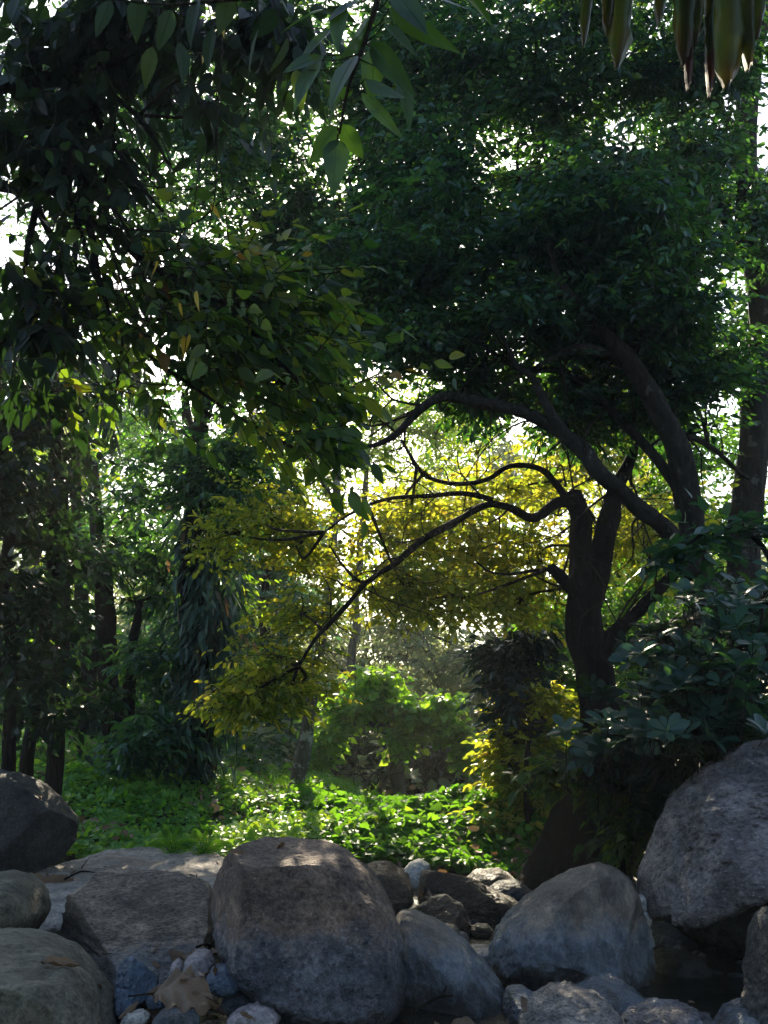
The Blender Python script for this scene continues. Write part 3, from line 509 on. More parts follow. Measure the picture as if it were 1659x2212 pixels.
# right: forked dark tree in the middle distance
tree('forked_tree', 'dark forked tree with a wide leaning base and golden backlit leaves right of centre', 'tree', [
    [(1215, 1925, 7.6, .3), (1250, 1800, 7.6, .22), (1288, 1680, 7.6, .17), (1300, 1560, 7.6, .165), (1285, 1450, 7.6, .15), (1262, 1370, 7.6, .15), (1255, 1290, 7.6, .12), (1250, 1200, 7.6, .08), (1255, 1120, 7.6, .075), (1240, 1060, 7.6, .06)],
    [(1330, 1920, 7.5, .1), (1325, 1850, 7.5, .09), (1310, 1760, 7.5, .09), (1290, 1680, 7.6, .09)],
    [(1270, 1310, 7.6, .1), (1290, 1220, 7.6, .09), (1308, 1130, 7.6, .085), (1330, 1060, 7.7, .06), (1370, 980, 7.8, .04), (1380, 880, 7.8, .025)],
    [(1275, 1430, 7.6, .1), (1315, 1375, 7.55, .075), (1360, 1335, 7.5, .05), (1420, 1270, 7.4, .04), (1480, 1215, 7.3, .035)],
    [(1262, 1340, 7.6, .07), (1235, 1290, 7.55, .06), (1208, 1250, 7.5, .045), (1188, 1228, 7.5, .04)],
    [(1275, 1125, 7.6, .05), (1245, 1088, 7.5, .05), (1200, 1082, 7.4, .045), (1145, 1112, 7.3, .034), (1095, 1092, 7.2, .03), (1040, 1095, 7.1, .027), (960, 1142, 7.0, .025), (890, 1190, 7.0, .023), (820, 1232, 7.0, .02), (765, 1275, 7.0, .016), (705, 1345, 7.0, .016), (668, 1395, 7.0, .012), (645, 1440, 7.0, .008)],
    [(1250, 1110, 7.6, .045), (1222, 1050, 7.6, .03), (1175, 1012, 7.5, .024), (1115, 1012, 7.4, .021), (1060, 1032, 7.3, .018), (1000, 1042, 7.3, .016), (940, 1030, 7.3, .015), (900, 1005, 7.3, .016), (870, 955, 7.3, .01)],
    [(1060, 1082, 7.1, .022), (980, 1065, 7.1, .018), (890, 1070, 7.1, .015), (810, 1082, 7.2, .012), (750, 1112, 7.2, .01), (700, 1150, 7.2, .006)],
    [(820, 1232, 7.0, .014), (780, 1255, 7.0, .012), (745, 1225, 7.0, .01), (715, 1180, 7.1, .006)]],
    [(1000, 1180, 8.3, 200, 100, .7, 390), (1150, 1220, 8.5, 100, 90, .6, 260), (820, 1130, 8.3, 90, 70, .5, 110), (950, 1300, 8.2, 130, 40, .4, 150), (880, 1280, 8.1, 110, 60, .7, 240), (640, 1320, 7.6, 60, 60, .35, 90), (610, 1420, 7.6, 80, 55, .35, 150), (580, 1490, 7.4, 80, 50, .35, 210), (510, 1520, 7.3, 40, 30, .2, 60), (640, 1180, 8.0, 70, 80, .5, 190),
     (900, 1110, 8.4, 110, 50, .7, 170), (1090, 1060, 8.6, 140, 60, .8, 280), (1400, 1150, 8.8, 120, 120, .7, 460), (1100, 1300, 8.6, 100, 40, .6, 160), (480, 1150, 8.4, 50, 60, .4, 90), (640, 1480, 7.5, 50, 28, .3, 50), (560, 1110, 8.2, 70, 50, .4, 130)],
    'gold', dict(nl=7, tl=.22, L=.068, W=.034, droop=.3, flat=.9), seed=21, sig=.36, rb=.014)
tree('leaning_tree', 'smooth grey-barked leaning tree with long arching limbs under the dark right canopy', 'tree', [
    [(1560, 1500, 7.3, .12), (1535, 1380, 7.2, .11), (1520, 1250, 7.1, .1), (1498, 1150, 7.0, .095), (1472, 1030, 6.9, .085), (1440, 930, 6.8, .075), (1395, 835, 6.7, .07), (1345, 765, 6.6, .06), (1280, 700, 6.5, .045), (1215, 620, 6.4, .03), (1180, 520, 6.3, .02)],
    [(1510, 1230, 7.0, .075), (1450, 1150, 6.9, .065), (1370, 1085, 6.8, .058), (1290, 1020, 6.7, .055), (1215, 935, 6.7, .05), (1130, 895, 6.7, .045), (1010, 868, 6.8, .04), (950, 860, 6.8, .035), (900, 890, 6.8, .03), (850, 945, 6.8, .022), (800, 966, 6.8, .016), (755, 960, 6.8, .01)],
    [(1480, 1080, 7.0, .045), (1420, 1000, 7.1, .04), (1350, 910, 7.1, .035), (1280, 850, 7.1, .03), (1200, 800, 7.1, .03), (1110, 790, 7.0, .022), (1040, 740, 7.0, .014)],
    [(1215, 935, 6.7, .04), (1175, 880, 6.6, .035), (1140, 820, 6.6, .03), (1100, 780, 6.6, .02), (1070, 700, 6.6, .012)],
    [(1372, 795, 6.7, .035), (1300, 765, 6.6, .026), (1220, 760, 6.6, .022), (1150, 790, 6.6, .015)],
    [(1440, 930, 6.8, .03), (1500, 950, 7.0, .024), (1560, 985, 7.2, .018), (1620, 1030, 7.4, .012)]],
    [(1000, 560, 7.0, 200, 130, 1.1, 1000), (1250, 520, 6.8, 200, 150, 1.2, 1300), (1100, 760, 7.2, 190, 90, .9, 700), (1350, 700, 7.0, 160, 110, 1.0, 800), (820, 620, 7.4, 150, 130, 1.0, 600), (1000, 860, 7.6, 100, 60, .5, 200),
     (1280, 870, 7.5, 150, 90, .7, 480), (1430, 600, 7.2, 110, 180, 1.0, 700), (1480, 850, 7.4, 90, 120, .7, 380), (900, 760, 7.2, 100, 80, .7, 240)],
    'canopy', dict(nl=9, tl=.26, L=.075, W=.034, droop=.35, flat=.7), 'bark_grey', seed=22, rb=.02)
tree('tall_tree', 'tall straight grey trunk with lichen spots along the right edge', 'tree', [
    [(1590, 1400, 7.9, .14), (1600, 1250, 7.9, .13), (1612, 1080, 7.9, .12), (1632, 900, 7.9, .115), (1645, 720, 7.9, .11), (1632, 560, 7.9, .105), (1610, 400, 7.9, .1), (1612, 250, 7.9, .09), (1635, 100, 7.9, .08), (1650, -80, 7.9, .07)],
    [(1622, 560, 7.9, .06), (1570, 460, 7.7, .045), (1530, 390, 7.6, .035), (1440, 350, 7.5, .028), (1340, 345, 7.4, .02), (1250, 300, 7.3, .012)],
    [(1610, 300, 7.9, .05), (1520, 220, 7.7, .035), (1400, 160, 7.5, .028), (1250, 130, 7.3, .02), (1100, 120, 7.1, .012)]],
    [(1150, 220, 7.2, 220, 140, 1.3, 1300), (1400, 160, 7.2, 220, 150, 1.3, 1300), (1520, 330, 7.4, 110, 110, .8, 420), (1600, 450, 9.0, 110, 170, .6, 400), (1350, 420, 7.3, 180, 90, 1.0, 700), (980, 130, 7.4, 150, 140, 1.2, 800), (1300, -60, 7.4, 420, 110, 1.4, 900), (1620, 700, 8.9, 90, 170, .5, 300), (1640, 480, 7.4, 50, 130, .3, 150), (1560, 780, 7.5, 70, 80, .3, 160), (930, 400, 7.3, 150, 110, 1.0, 620), (1090, 400, 7.5, 150, 100, 1.0, 500)],
    'canopy', dict(nl=9, tl=.26, L=.075, W=.034, droop=.35, flat=.7), 'bark_grey', seed=23, rb=.02)
tree('canopy_tree', 'dark fine-leaved tree spreading overhead behind the sun glint', 'tree', [
    [(395, 1690, 10.6, .08), (400, 1500, 10.5, .08), (410, 1250, 10.0, .075), (430, 1000, 9.5, .07), (470, 800, 9.1, .065), (520, 640, 8.7, .07), (600, 520, 8.5, .05), (680, 420, 8.3, .03)],
    [(520, 640, 8.7, .05), (640, 600, 8.4, .035), (760, 640, 8.2, .025), (820, 700, 8.0, .012)],
    [(800, 640, 8.1, .03), (775, 520, 8.1, .025), (762, 440, 8.1, .02), (752, 390, 8.1, .012)],
    [(600, 520, 8.5, .04), (520, 380, 8.3, .03), (420, 250, 8.1, .02), (300, 150, 8.0, .01)]],
    [(600, 450, 8.3, 200, 140, 1.2, 900), (780, 560, 8.2, 160, 140, 1.2, 800), (660, 680, 8.4, 160, 100, 1.0, 500), (480, 300, 8.2, 190, 110, 1.1, 600), (800, 250, 8.0, 160, 120, 1.1, 700), (600, 80, 8.2, 260, 110, 1.2, 800), (300, 380, 8.6, 170, 130, 1.0, 380),
     (680, 780, 8.8, 120, 90, .8, 300), (560, 200, 8.4, 160, 90, 1, 380), (860, 90, 8.2, 140, 100, 1, 420), (880, 400, 8.1, 130, 100, 1, 400), (250, 150, 8.3, 230, 120, 1.0, 500), (480, 900, 9.3, 160, 110, .8, 420), (500, 1040, 9.4, 130, 90, .6, 360), (350, 1000, 9.4, 130, 140, .6, 300)],
    'canopy', dict(nl=9, tl=.28, L=.08, W=.036, droop=.35, flat=.7), 'bark', seed=24, rb=.02)
# slender pale-spotted tree crossing the centre
tree('slender_tree', 'slender lichen-spotted trunk leaning right, rising from the green bank', 'tree', [
    [(632, 1770, 11.0, .085), (652, 1660, 11.0, .078), (675, 1530, 11.0, .07), (695, 1380, 11.0, .056), (712, 1220, 11.0, .052), (722, 1100, 11.0, .048), (738, 960, 11.0, .04), (745, 840, 11.0, .03), (735, 740, 11.0, .02)],
    [(722, 1100, 11.0, .03), (680, 1010, 11, .02), (640, 960, 11, .012)]],
    [(620, 900, 10.8, 110, 80, .8, 150), (700, 760, 10.8, 120, 70, .8, 150), (600, 1080, 11, 70, 60, .5, 90)],
    'gold', dict(nl=6, tl=.35, L=.12, W=.05, droop=.4), 'bark_spot', seed=25, rb=.012)
# vine-draped trunk: long pendant dark leaves
def draped(name, label, trunk, curt, seed, m='pend', L=.22):
    r = np.random.default_rng(seed); p, rad = limb_pts(trunk); base = p[0].copy(); base[2] = float(terrain(base[0], base[1])) - .05
    root = empty(name, base); tag(root, label, 'tree'); mb = MB(); tube(mb, np.vstack([base, p]), np.concatenate([[rad[0] * 1.3], rad]), 12, 0, 5, .03, lump=.15)
    mb.build('trunk', M['bark'], root, base); mb = MB()
    for x, y, d, rx, ry, rd, n in curt:
        u = r.normal(size=(n, 2)) * .5; c = P(x, y, d); yy = r.uniform(-1, 1, max(3, n // 9))[r.integers(0, max(3, n // 9), n)] + r.normal(size=n) * .08
        C = c + np.stack([u[:, 0] * rx * PX(d), u[:, 1] * rd, yy * ry * PX(d)], 1)
        out = unit(np.stack([u[:, 0], u[:, 1], np.zeros(n)], 1)); D = unit(out * r.uniform(.1, .8, n)[:, None] + [0, 0, -1] + r.normal(size=(n, 3)) * .3)
        N = unit(out + [0, -.2, .3] + r.normal(size=(n, 3)) * .8); s = r.uniform(.3, 1.2, n)
        stamp(mb, LANCE, C, D, N, L * s, L * .2 * s, r.random(n), 0, r.uniform(-.1, .35, n))
        for _ in range(max(2, n // 90)):
            q = C[r.integers(n)]; l = r.uniform(.5, 1.3); tube(mb, [q, q + [r.normal() * .05, 0, -l / 2], q + [r.normal() * .1, 0, -l]], [.006, .005, .003], 4, 1, 3)
    mb.build('vine_foliage', [M[m], M['twig']], root, base, uv=True); return root
draped('vine_draped_tree', 'column-like tree draped in long drooping dark leaves left of centre', [(435, 1700, 10, .1), (430, 1500, 10, .1), (428, 1300, 10, .09), (425, 1120, 10, .08), (410, 950, 10, .06), (400, 850, 10, .04)],
       [(440, 1250, 10, 60, 150, .35, 800), (450, 1430, 9.9, 75, 120, .4, 900), (470, 1330, 9.9, 60, 90, .4, 400), (430, 1600, 10, 50, 100, .3, 300), (425, 1120, 10, 45, 60, .3, 220)], 31)
# arch smothered in vines
tree('vine_smothered_tree', 'small bent tree smothered in green vines forming an arch beyond the bank', 'tree', [
    [(862, 1760, 12.8, .09), (862, 1680, 12.8, .085), (858, 1620, 12.8, .08), (840, 1580, 12.8, .07), (800, 1555, 12.8, .06), (750, 1560, 12.8, .045), (710, 1600, 12.8, .03)],
    [(862, 1650, 12.8, .06), (880, 1600, 12.8, .05), (930, 1570, 12.8, .04), (1000, 1590, 12.8, .02)],
    [(795, 1755, 12.6, .05), (830, 1690, 12.7, .045), (860, 1640, 12.8, .04)], [(775, 1750, 12.5, .025), (790, 1690, 12.5, .022), (815, 1665, 12.6, .02), (845, 1690, 12.7, .015)]],
    [(805, 1490, 12.7, 46, 34, .35, 300), (806, 1458, 12.7, 12, 16, .1, 34), (758, 1525, 12.6, 40, 24, .3, 220), (712, 1580, 12.6, 24, 34, .25, 150), (868, 1530, 12.7, 44, 24, .3, 210), (930, 1530, 12.6, 46, 28, .35, 260), (985, 1580, 12.6, 34, 26, .25, 160), (868, 1600, 12.5, 10, 60, .1, 80), (694, 1670, 12.6, 18, 60, .2, 110), (1010, 1640, 12.6, 22, 40, .2, 100), (945, 1560, 12.6, 44, 14, .2, 80)],
    'vine', dict(nl=5, tl=.2, L=.09, W=.075, droop=.6, tpl=HEART, flat=.5), 'bark_far', seed=26, rb=.012, gaps=0)
tree('thicket_shrub', 'brownish tangled thicket filling the dark hollow under the vine arch', 'shrub', [[(790, 1760, 14.2, .04), (800, 1690, 14.2, .03), (790, 1620, 14.2, .02)], [(900, 1750, 14.2, .04), (930, 1690, 14.2, .03), (960, 1640, 14.2, .02)]],
     [(780, 1660, 14.2, 80, 80, .5, 520), (930, 1670, 14.2, 90, 70, .5, 560), (1030, 1640, 14, 60, 70, .5, 300), (650, 1690, 14, 80, 60, .5, 300)], 'brush', dict(nl=6, tl=.3, L=.09, W=.05, droop=.5, flat=.8), seed=27, gaps=0)
# scrub beyond the arch: fine grey-green, catching haze
scr = [((780, 1640, 17), [(760, 1420, 17.5, 110, 110, 1.2, 260), (820, 1580, 17, 120, 120, 1.2, 260), (700, 1560, 16.5, 80, 120, 1, 170)], 'hazy scrubby tree left of the vine arch in the pale sunlit gap'),
       ((960, 1640, 18), [(950, 1420, 18, 130, 110, 1.3, 330), (960, 1580, 17.5, 120, 120, 1.2, 300), (860, 1350, 18.5, 110, 60, 1, 260)], 'hazy grey-green scrubby tree right behind the vine arch'),
       ((1120, 1640, 17), [(1110, 1560, 16.5, 110, 140, 1.2, 460), (1150, 1400, 17, 120, 110, 1.2, 400), (1010, 1480, 17, 80, 80, .8, 200)], 'hazy scrubby tree showing beyond the dark blue-leaved shrub')]
for k, (b, bl, lb) in enumerate(scr):
    tree('scrub_tree', lb, 'tree', [[(b[0], 1700, b[2], .08), (b[0] + 10, 1600, b[2], .07), (b[0] - 5, 1480, b[2], .05), (b[0] + 15, 1390, b[2], .03)],
         [(b[0], 1500, b[2] - .3, .04), (b[0] - 60, 1430, b[2] - .6, .035), (b[0] - 130, 1420, b[2] - .8, .02)], [(b[0], 1480, b[2] - .3, .035), (b[0] - 40, 1400, b[2] - .6, .025), (b[0] - 70, 1350, b[2] - .8, .012)]],
         bl, 'far', dict(nl=7, tl=.45, L=.14, W=.045, droop=.5), 'bark_far', 'hazy scrub beyond the clearing', seed=40 + k, gaps=0, rb=.02)
# left bank understorey
tree('understorey_tree', 'thick dark double trunk on the left bank behind the grass', 'tree', [
    [(262, 1710, 10.5, .14), (250, 1600, 10.5, .12), (235, 1480, 10.5, .11), (225, 1350, 10.5, .1), (215, 1200, 10.5, .08), (200, 1000, 10.4, .06)],
    [(285, 1700, 10.4, .1), (275, 1580, 10.4, .08), (285, 1450, 10.4, .06), (300, 1300, 10.4, .04)]],
    [(330, 1450, 10.2, 70, 80, .5, 160), (330, 1600, 9.8, 70, 70, .5, 200), (230, 1180, 10.4, 110, 110, .7, 260), (150, 1400, 10.6, 60, 110, .5, 120), (360, 1240, 10.6, 60, 100, .5, 160)],
    'canopy', dict(nl=7, tl=.3, L=.11, W=.05, droop=.45), seed=51)
tree('sapling', 'thin near-black trunk rising steeply beside the left bank boulder', 'tree', [
    [(60, 1690, 6.9, .045), (80, 1550, 6.9, .042), (98, 1380, 6.8, .04), (108, 1200, 6.7, .038), (118, 1000, 6.6, .035), (135, 800, 6.5, .03), (150, 640, 6.4, .025), (160, 480, 6.3, .015)]],
    [(100, 900, 6.4, 110, 90, .6, 160), (90, 1120, 6.5, 110, 100, .6, 190), (60, 1300, 6.5, 80, 110, .5, 130), (120, 1480, 6.6, 90, 90, .5, 110)],
    'black', dict(nl=6, tl=.26, L=.085, W=.04, droop=.6, tpl=OVATE, flat=.8), seed=52)
tree('sapling', 'black trunk at the very left edge beside the pointed dark boulder', 'tree', [
    [(12, 1690, 6.4, .04), (10, 1500, 6.4, .038), (15, 1300, 6.3, .036), (20, 1100, 6.2, .034), (0, 900, 6.2, .03), (-30, 700, 6.2, .025)]],
    [(20, 1050, 6.0, 70, 90, .4, 90), (30, 1250, 6.1, 60, 90, .4, 80), (-10, 850, 6.0, 80, 100, .5, 90), (10, 1450, 6.2, 50, 90, .4, 70)], 'black', dict(nl=6, tl=.26, L=.085, W=.04, droop=.6, tpl=OVATE, flat=.8), seed=53)
for k, (x, d, lb) in enumerate([(52, 12.5, 'pale thin trunk second from the left edge, seen through the dark leaves'), (160, 13, 'pale slim trunk left of the thick double trunk'), (112, 14, 'dim slim trunk between two paler ones on the left bank'), (480, 13, 'dim trunk just right of the vine-draped tree')]):
    tree('slim_trunk', lb, 'tree', [[(x, 1700, d, .07), (x + 6, 1550, d, .06), (x + 4, 1350, d, .055), (x + 16, 1100, d, .05), (x + 10, 900, d, .03)]],
         [(x, 1000, d, 80, 120, .7, 70), (x + 20, 1250, d, 60, 90, .6, 50), (x + 10, 1450, d, 70, 110, .5, 80)], 'lime', dict(nl=6, tl=.35, L=.12, W=.055, droop=.5), 'bark_far', 'slim trunks on the left bank', seed=60 + k, rb=.015)
# bright mid-left greens, and dense background trees
bgs = [(420, 16, [(420, 1010, 16, 150, 90, 1.2, 240), (330, 1150, 16, 120, 100, 1.2, 200), (480, 1160, 15.5, 110, 90, 1, 220), (300, 920, 16, 110, 60, 1, 160)], 'fresh', 'bright yellow-green tree glowing behind the left trunks'),
       (580, 15, [(600, 1330, 15.5, 90, 120, 1, 420), (570, 1520, 15, 90, 120, 1, 420), (600, 1650, 14.5, 100, 80, .8, 380), (540, 1220, 15.5, 80, 80, 1, 260)], 'teal2', 'blue-green leafy tree between the draped tree and the slender trunk'),
       (330, 15, [(330, 1400, 15, 110, 130, 1, 260), (350, 1600, 14, 120, 90, .8, 420), (240, 1480, 15, 90, 120, 1, 240), (440, 1500, 15, 90, 120, 1, 300)], 'canopy', 'dark leafy tree filling the gap behind the thick double trunk'),
       (90, 17, [(80, 1050, 17, 140, 130, 1.2, 300), (60, 1420, 16, 110, 130, 1, 320), (150, 1560, 15, 100, 80, .8, 260), (60, 1600, 14, 80, 60, .6, 200)], 'fresh', 'yellow-green tree behind the black trunks at the left edge'),
       (1200, 12, [(1220, 1480, 12, 110, 110, 1, 480), (1330, 1350, 12, 140, 120, 1, 560), (1180, 1330, 12.5, 110, 80, 1, 300), (1430, 1250, 12, 120, 120, 1, 420)], 'fresh', 'bright green tree glowing behind the forked tree'),
       (1500, 11.5, [(1530, 1120, 11.5, 140, 140, 1, 560), (1480, 980, 11.5, 150, 110, 1, 480), (1580, 1350, 10.5, 110, 120, .8, 420), (1430, 1450, 10.5, 120, 110, .8, 420)], 'fresh', 'mid-green tree behind the tall straight trunk'),
       (1350, 12.5, [(1330, 960, 12.5, 150, 100, 1, 460), (1200, 1010, 12.5, 120, 80, 1, 300), (1250, 820, 12.5, 160, 60, 1, 240)], 'gold', 'golden-leaved tree seen between the arching limbs'),
       (980, 20, [(960, 1120, 20, 150, 100, 1.5, 190), (860, 1230, 20, 130, 80, 1.4, 170), (1060, 1220, 19, 130, 100, 1.3, 220)], 'lime', 'sunlit golden tree far behind the arching branch'),
       (1900, 9, [(1880, 700, 9, 170, 260, 1.2, 700), (1900, 1200, 9, 170, 240, 1.2, 500)], 'canopy', 'dark leafy tree standing beyond the tall straight trunk on the right bank'),
       (-260, 9, [(-240, 700, 9, 170, 260, 1.2, 600), (-260, 1250, 9, 170, 240, 1.2, 420)], 'canopy', 'dark leafy tree standing left of the black sapling trunks'),
       (180, 19, [(90, 900, 19, 170, 140, 1.5, 420), (300, 930, 19, 170, 110, 1.5, 380), (200, 1150, 19, 170, 130, 1.5, 360)], 'canopy', 'dark tall tree filling the view far behind the palm'),
       (520, 21, [(520, 960, 21, 150, 90, 1.5, 300), (620, 1120, 21, 140, 110, 1.5, 340), (480, 1300, 20, 130, 130, 1.5, 300)], 'teal2', 'cool green tree far behind the draped trunk'),
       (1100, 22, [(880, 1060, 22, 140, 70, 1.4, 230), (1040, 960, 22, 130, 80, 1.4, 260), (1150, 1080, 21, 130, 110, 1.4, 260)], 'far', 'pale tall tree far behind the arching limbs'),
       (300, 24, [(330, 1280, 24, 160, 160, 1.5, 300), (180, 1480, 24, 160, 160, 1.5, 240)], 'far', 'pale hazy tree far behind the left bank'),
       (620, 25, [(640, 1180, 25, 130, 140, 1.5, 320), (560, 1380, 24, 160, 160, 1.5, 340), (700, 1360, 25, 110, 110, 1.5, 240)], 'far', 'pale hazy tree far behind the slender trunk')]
M['teal2'] = leaf_mat('cool_green_leaf', [(.03, .09, .05), (.05, .14, .07), (.08, .17, .08)], [(.06, .18, .06), (.12, .28, .07), (.2, .34, .08)], .4, .4)
for k, (x, d, bl, m, lb) in enumerate(bgs):
    top = min(b[1] for b in bl); s = d / 14
    tree('forest_tree', lb, 'tree', [[(x, 1700, d, .12), (x + 10, 1500, d, .1), (x - 10, (1500 + top) / 2, d, .08), (x, top, d, .04)]], bl, m,
         dict(nl=7, tl=.32 * s, L=.1 * s, W=.05 * s, droop=.4), 'bark_far' if d > 18 else 'bark', 'forest trees beyond the clearing', seed=80 + k, rb=.03, gaps=1.0, maxc=6)
# far wooded edge closing the view low down
r = np.random.default_rng(99); mb = MB()
for k in range(46):
    x = -26 + 52 * k / 45 + r.normal() * .6; y = 30 + r.normal() * 3; h = r.uniform(3.0, 5.5) + (3 if abs(x + 1) > 7 else 0)
    zt = float(terrain(x, y)); n = 420; u = unit(r.normal(size=(n, 3))) * (r.random(n) ** .4)[:, None]
    C = np.array([x, y, zt + h * .5]) + u * [1.6, 1.4, h * .5]
    C = C[keep(C, 1.0, r)] if len(C) else C
    sprays(mb, C, r, nl=5, tl=.6, L=.26, W=.12, droop=.4, twig=False)
    tube(mb, [(x, y, zt - .1), (x + .1, y, zt + h * .4), (x, y, zt + h * .9)], [.14, .11, .04], 6, 1, 3)
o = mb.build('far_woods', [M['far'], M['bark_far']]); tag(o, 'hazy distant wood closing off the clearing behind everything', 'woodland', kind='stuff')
tree('airy_tree', 'airy fine-leaved tree whose leaves speckle the bright opening in the centre', 'tree', [
    [(770, 1690, 15, .07), (765, 1400, 15, .06), (780, 1150, 15, .05), (800, 950, 15, .03), (830, 820, 15, .015)]],
    [(850, 890, 15, 140, 90, .8, 480), (760, 1000, 15, 110, 100, .8, 400), (950, 950, 15, 130, 90, .8, 420), (650, 960, 15, 110, 90, .8, 260), (600, 860, 15, 110, 60, .8, 90)], 'lime', dict(nl=6, tl=.4, L=.09, W=.04, droop=.4), 'bark_far', seed=171, gaps=0, rb=.02)
tree('airy_tree', 'airy fine-leaved tree speckling the white sky at the upper left', 'tree', [
    [(190, 1690, 11.5, .09), (180, 1300, 11.5, .08), (160, 950, 11.5, .06), (140, 650, 11.5, .04), (120, 450, 11.5, .02)]],
    [(60, 430, 11.5, 150, 130, .9, 150), (210, 500, 11.5, 150, 90, .9, 110), (250, 840, 11.5, 110, 70, .8, 120), (330, 220, 11.5, 120, 60, .8, 90), (50, 700, 11.5, 90, 120, .8, 180), (150, 330, 11.5, 140, 70, .8, 150), (400, 380, 11.5, 100, 70, .8, 90), (30, 200, 11.5, 80, 100, .8, 120)], 'canopy', dict(nl=6, tl=.35, L=.09, W=.04, droop=.4), 'bark', seed=172, gaps=0, rb=.02)
rb_ = np.random.default_rng(180)
for k, (x, y, h, lb) in enumerate([(-5.2, .5, 6, 'unseen broad dark tree added on the left bank beside the viewpoint to block sky light'), (-4.6, -4.5, 5.5, 'unseen broad dark tree added on the left bank behind the viewpoint to block sky light'), (5.6, 1.5, 6.5, 'unseen broad dark tree added on the right bank beside the viewpoint to block sky light'), (5, -5, 5.5, 'unseen broad dark tree added on the right bank behind the viewpoint to block sky light'), (.5, -9, 2.6, 'unseen low dark tree added downstream to block low sky light')]):  # out-of-view trees added to cut low sky light on the rocks
    zt = float(terrain(x, y)); root = empty('unseen_shade_tree', (x, y, zt)); tag(root, lb, 'tree'); mb = MB(); tube(mb, [(x, y, zt - .1), (x + .1, y, zt + h * .4), (x, y + .1, zt + h * .85)], [.2, .15, .05], 10, 0, 5, .03); mb.build('trunk', M['bark'], root, (x, y, zt))
    n = 1300; u = unit(rb_.normal(size=(n, 3))) * (rb_.random(n) ** .35)[:, None]; h *= 1.35; C = np.array([x, y, zt + h * .55]) + u * [2.3, 2.6, h * .5]; mb = MB(); sprays(mb, C, rb_, nl=6, tl=.5, L=.24, W=.12, droop=.4); mb.build('crown', [M['black'], M['twig']], root, (x, y, zt), uv=True)
# shrubs
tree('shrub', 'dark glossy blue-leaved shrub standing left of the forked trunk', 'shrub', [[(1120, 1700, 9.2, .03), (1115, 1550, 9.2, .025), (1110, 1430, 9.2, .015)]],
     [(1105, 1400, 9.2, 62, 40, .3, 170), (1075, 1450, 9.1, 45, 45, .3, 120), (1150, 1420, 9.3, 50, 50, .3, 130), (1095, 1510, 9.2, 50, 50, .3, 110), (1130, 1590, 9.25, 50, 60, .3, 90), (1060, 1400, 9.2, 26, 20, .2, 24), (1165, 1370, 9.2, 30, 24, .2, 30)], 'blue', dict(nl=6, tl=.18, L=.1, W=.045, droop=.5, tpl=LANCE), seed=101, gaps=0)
tree('shrub', 'yellow-green shrub spilling beside the base of the forked tree', 'shrub', [[(1150, 1850, 8.6, .03), (1140, 1700, 8.6, .025), (1150, 1560, 8.6, .015)]],
     [(1140, 1640, 9.3, 95, 70, .5, 420), (1160, 1540, 9.3, 85, 60, .5, 260), (1110, 1760, 9.1, 80, 80, .5, 380), (1080, 1850, 8.6, 40, 30, .3, 120), (1190, 1740, 9.0, 60, 60, .4, 160)], 'gold', dict(nl=7, tl=.22, L=.085, W=.045, droop=.35), seed=102, gaps=0)
tree('shrub', 'low leafy shrub under the dark right tree beside the pale far rock', 'shrub', [[(1350, 1860, 7.0, .025), (1360, 1740, 7.0, .02), (1370, 1620, 7.0, .012)]],
     [(1370, 1720, 6.9, 80, 90, .4, 240), (1330, 1640, 7.0, 80, 70, .4, 170), (1440, 1700, 7.0, 60, 80, .4, 150), (1230, 1640, 7.0, 60, 60, .2, 60), (1420, 1820, 7.2, 60, 60, .4, 120)], 'olive', dict(nl=6, tl=.2, L=.1, W=.045, droop=.5, tpl=OVATE), seed=103, gaps=0, uv=True)
tree('shrub', 'large blue-green broad-leaved shrub at the right above the overhanging rock', 'shrub', [[(1700, 1700, 5.6, .04), (1640, 1560, 5.6, .035), (1580, 1450, 5.5, .025), (1540, 1380, 5.4, .015)], [(1680, 1660, 5.6, .03), (1560, 1600, 5.5, .025), (1440, 1560, 5.3, .015)]],
     [(1580, 1340, 5.5, 90, 60, .35, 34), (1480, 1430, 5.4, 110, 70, .4, 48), (1600, 1500, 5.3, 90, 80, .4, 48), (1410, 1520, 5.5, 90, 60, .4, 36), (1530, 1590, 5.3, 110, 60, .35, 46), (1350, 1600, 5.6, 90, 50, .3, 24), (1650, 1280, 5.6, 70, 70, .3, 24), (1640, 1420, 5.7, 60, 80, .4, 26)],
     'teal', dict(nl=7, L=.125, W=.062), seed=104, gaps=0, mode='rosette', clump=5, sig=.3, rb=.012, uv=True)
tree('shrub', 'shaded broad-leaved shrub behind the blue-green one at the right', 'shrub', [[(1600, 1800, 6.4, .04), (1560, 1600, 6.4, .03), (1500, 1450, 6.3, .02)]],
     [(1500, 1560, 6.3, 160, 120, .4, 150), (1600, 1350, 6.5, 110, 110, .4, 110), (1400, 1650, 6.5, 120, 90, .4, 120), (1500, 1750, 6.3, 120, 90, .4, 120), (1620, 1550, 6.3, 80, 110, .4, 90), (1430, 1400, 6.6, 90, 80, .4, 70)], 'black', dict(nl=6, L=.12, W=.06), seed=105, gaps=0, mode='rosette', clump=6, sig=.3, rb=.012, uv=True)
tree('sapling', 'leafy spray arching in front of the leaning trunk at the right', 'sapling', [[(1720, 1350, 5.2, .02), (1650, 1180, 5.1, .015), (1560, 1150, 5.0, .01), (1480, 1180, 4.9, .007), (1400, 1215, 4.9, .004)]],
     [(1540, 1155, 5.0, 90, 18, .15, 26), (1450, 1200, 4.9, 60, 18, .12, 16), (1620, 1150, 5.1, 50, 30, .15, 14)], 'teal', dict(nl=6, tl=.2, L=.1, W=.045, droop=.15, tpl=OVATE), seed=106, gaps=0, ground=False, rb=.005, uv=True)
